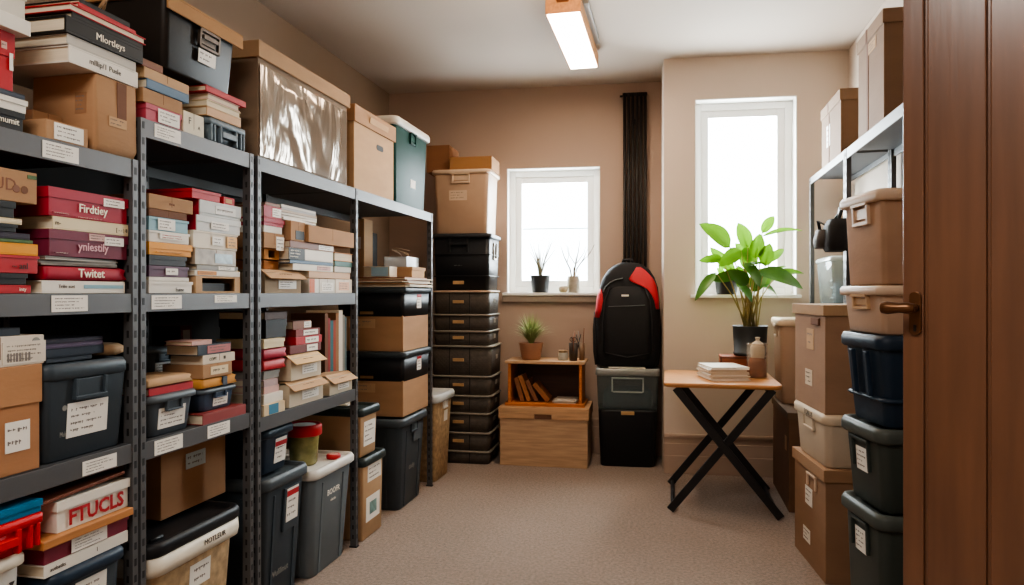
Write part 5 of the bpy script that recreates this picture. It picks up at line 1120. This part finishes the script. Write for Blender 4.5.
# ------------------------------------------------------------------ beige tote on brown box behind the table end
t = thing('cardboard_box', 'dark brown carton standing behind the right table leg under the beige tote', 'box', (.735, 4.36, 0), R(180)); carton(t, .62, .22, .545, board('#6f513c'), lid=board('#6b5440'), lidh=.04, over=.008); label(t, 'x', .1025, .2, .36, .06, .08, 0, mat=KRAFT)
t = thing('storage_tote', 'tall beige tote with cream lid beside the plant pot', 'storage tote', (.735, 4.50, .5456), R(180)); q = tote(t, .33, .24, .50, BEIGE, lid=plas('#dcc7ac'), lidh=.045, taper=.88, over=.014, handle='latch', hw=.1, hmat=BEIGEL)
t = thing('cardboard_sheet', 'orange brown folded cardboard sheet standing beside the big brown carton', 'cardboard', (.70, 3.72, 0), R(180)); MB().box(-.012, .012, -.1, .1, 0, .52).obj('sheet', board('#9c6238'), t, .001); MB().box(.0121, .016, -.1, .1, 0, .5).obj('folded_layer', board('#8a5632'), t)

# =================================================================== ceiling light
LX, LY0, LY1 = -.545, 3.62, 4.54
t = thing('ceiling_light', 'long wooden cased linear ceiling light with glowing white diffuser', 'ceiling light', (LX, (LY0+LY1)/2, 2.655)); hl = (LY1-LY0)/2; LW = .093
o = MB(); o.box(-LW, -LW+.008, -hl, hl, .004, .075); o.box(LW-.008, LW, -hl, hl, .004, .075); o.box(-LW+.008, LW-.008, -hl, -hl+.008, .004, .075); o.box(-LW+.008, LW-.008, hl-.008, hl, .004, .075); o.box(-LW, LW, -hl, hl, .075, .083)
o.obj('wooden_casing', wood('lamp_wood', '#b07a4a', (14, 1, 14)), t, .001)
MB().box(-LW+.009, LW-.009, -hl+.009, hl-.009, 0, .02).obj('diffuser', emit('lamp_glow', '#ffe6cc', 36), t)
o = MB(); o.box(-LW+.02, LW+.03, -hl+.1, hl-.2, .083, .104); o.obj('ceiling_plate', P('lamp_plate', '#8d8883', .4, .3), t)
MB().box(-.03, .03, -hl-.09, -hl-.0, .06, .104).obj('junction_box', BRN, t)

# =================================================================== light, world, camera
def area(name, loc, rot, sx, sy, e, col, portal=False):
    l = bpy.data.lights.new(name, 'AREA'); l.shape = 'RECTANGLE'; l.size = sx; l.size_y = sy; l.energy = e; l.color = col
    if portal: l.cycles.is_portal = True
    o = bpy.data.objects.new(name, l); COL.objects.link(o); o.location = loc; o.rotation_euler = rot; return o
for (O, Wn, nm, e) in ((OB, WB, 'daylight_left', 72), (OP, WP, 'daylight_right', 125)):
    p = on_wall(O, (Wn[0]+Wn[1])/2, -.30)
    area(nm, (p[0], p[1], (Wn[2]+Wn[3])/2), (R(-90), 0, A), Wn[1]-Wn[0], Wn[3]-Wn[2], e, (1, .98, .95))
area('door_fill', (-.65, .12, 2.70), (0, 0, 0), 1.0, .5, 42, (1, .93, .86))  # unseen fill added to brighten the door and foreground
area('ceiling_glow_fill', (-.5, 3.05, 2.56), (R(180), 0, 0), .35, .25, 20, (1, .82, .62))  # unseen upward fill added for the warm glow on the ceiling
wd = bpy.data.worlds.new('overcast_sky'); bpy.context.scene.world = wd; wd.use_nodes = True
bg = wd.node_tree.nodes['Background']; bg.inputs['Color'].default_value = (1, .99, .97, 1); bg.inputs['Strength'].default_value = 12
cam = bpy.data.cameras.new('camera'); cam.sensor_width = 36; cam.lens = F_/1024*36; cam.clip_start = .02
co = bpy.data.objects.new('camera', cam); COL.objects.link(co); co.location = (0, 0, CAMZ); co.rotation_euler = (R(90), 0, TH)
bpy.context.scene.camera = co
sc = bpy.context.scene
sc.view_settings.view_transform = 'AgX'
try: sc.view_settings.look = 'AgX - Medium High Contrast'
except Exception: pass
sc.view_settings.exposure = 0.08
sc.cycles.max_bounces = 8; sc.cycles.transparent_max_bounces = 16

# groups: same category in the same place
cnt = {}
for o, c, p in THINGS:
    if p: cnt[(c, p)] = cnt.get((c, p), 0)+1
def plural(c): return c+('es' if c.endswith(('x', 's', 'ch')) and c != 'papers' else ('' if c in ('papers', 'folders') else 's'))
for o, c, p in THINGS:
    if p and cnt[(c, p)] > 1: o['group'] = plural(c)+' '+p
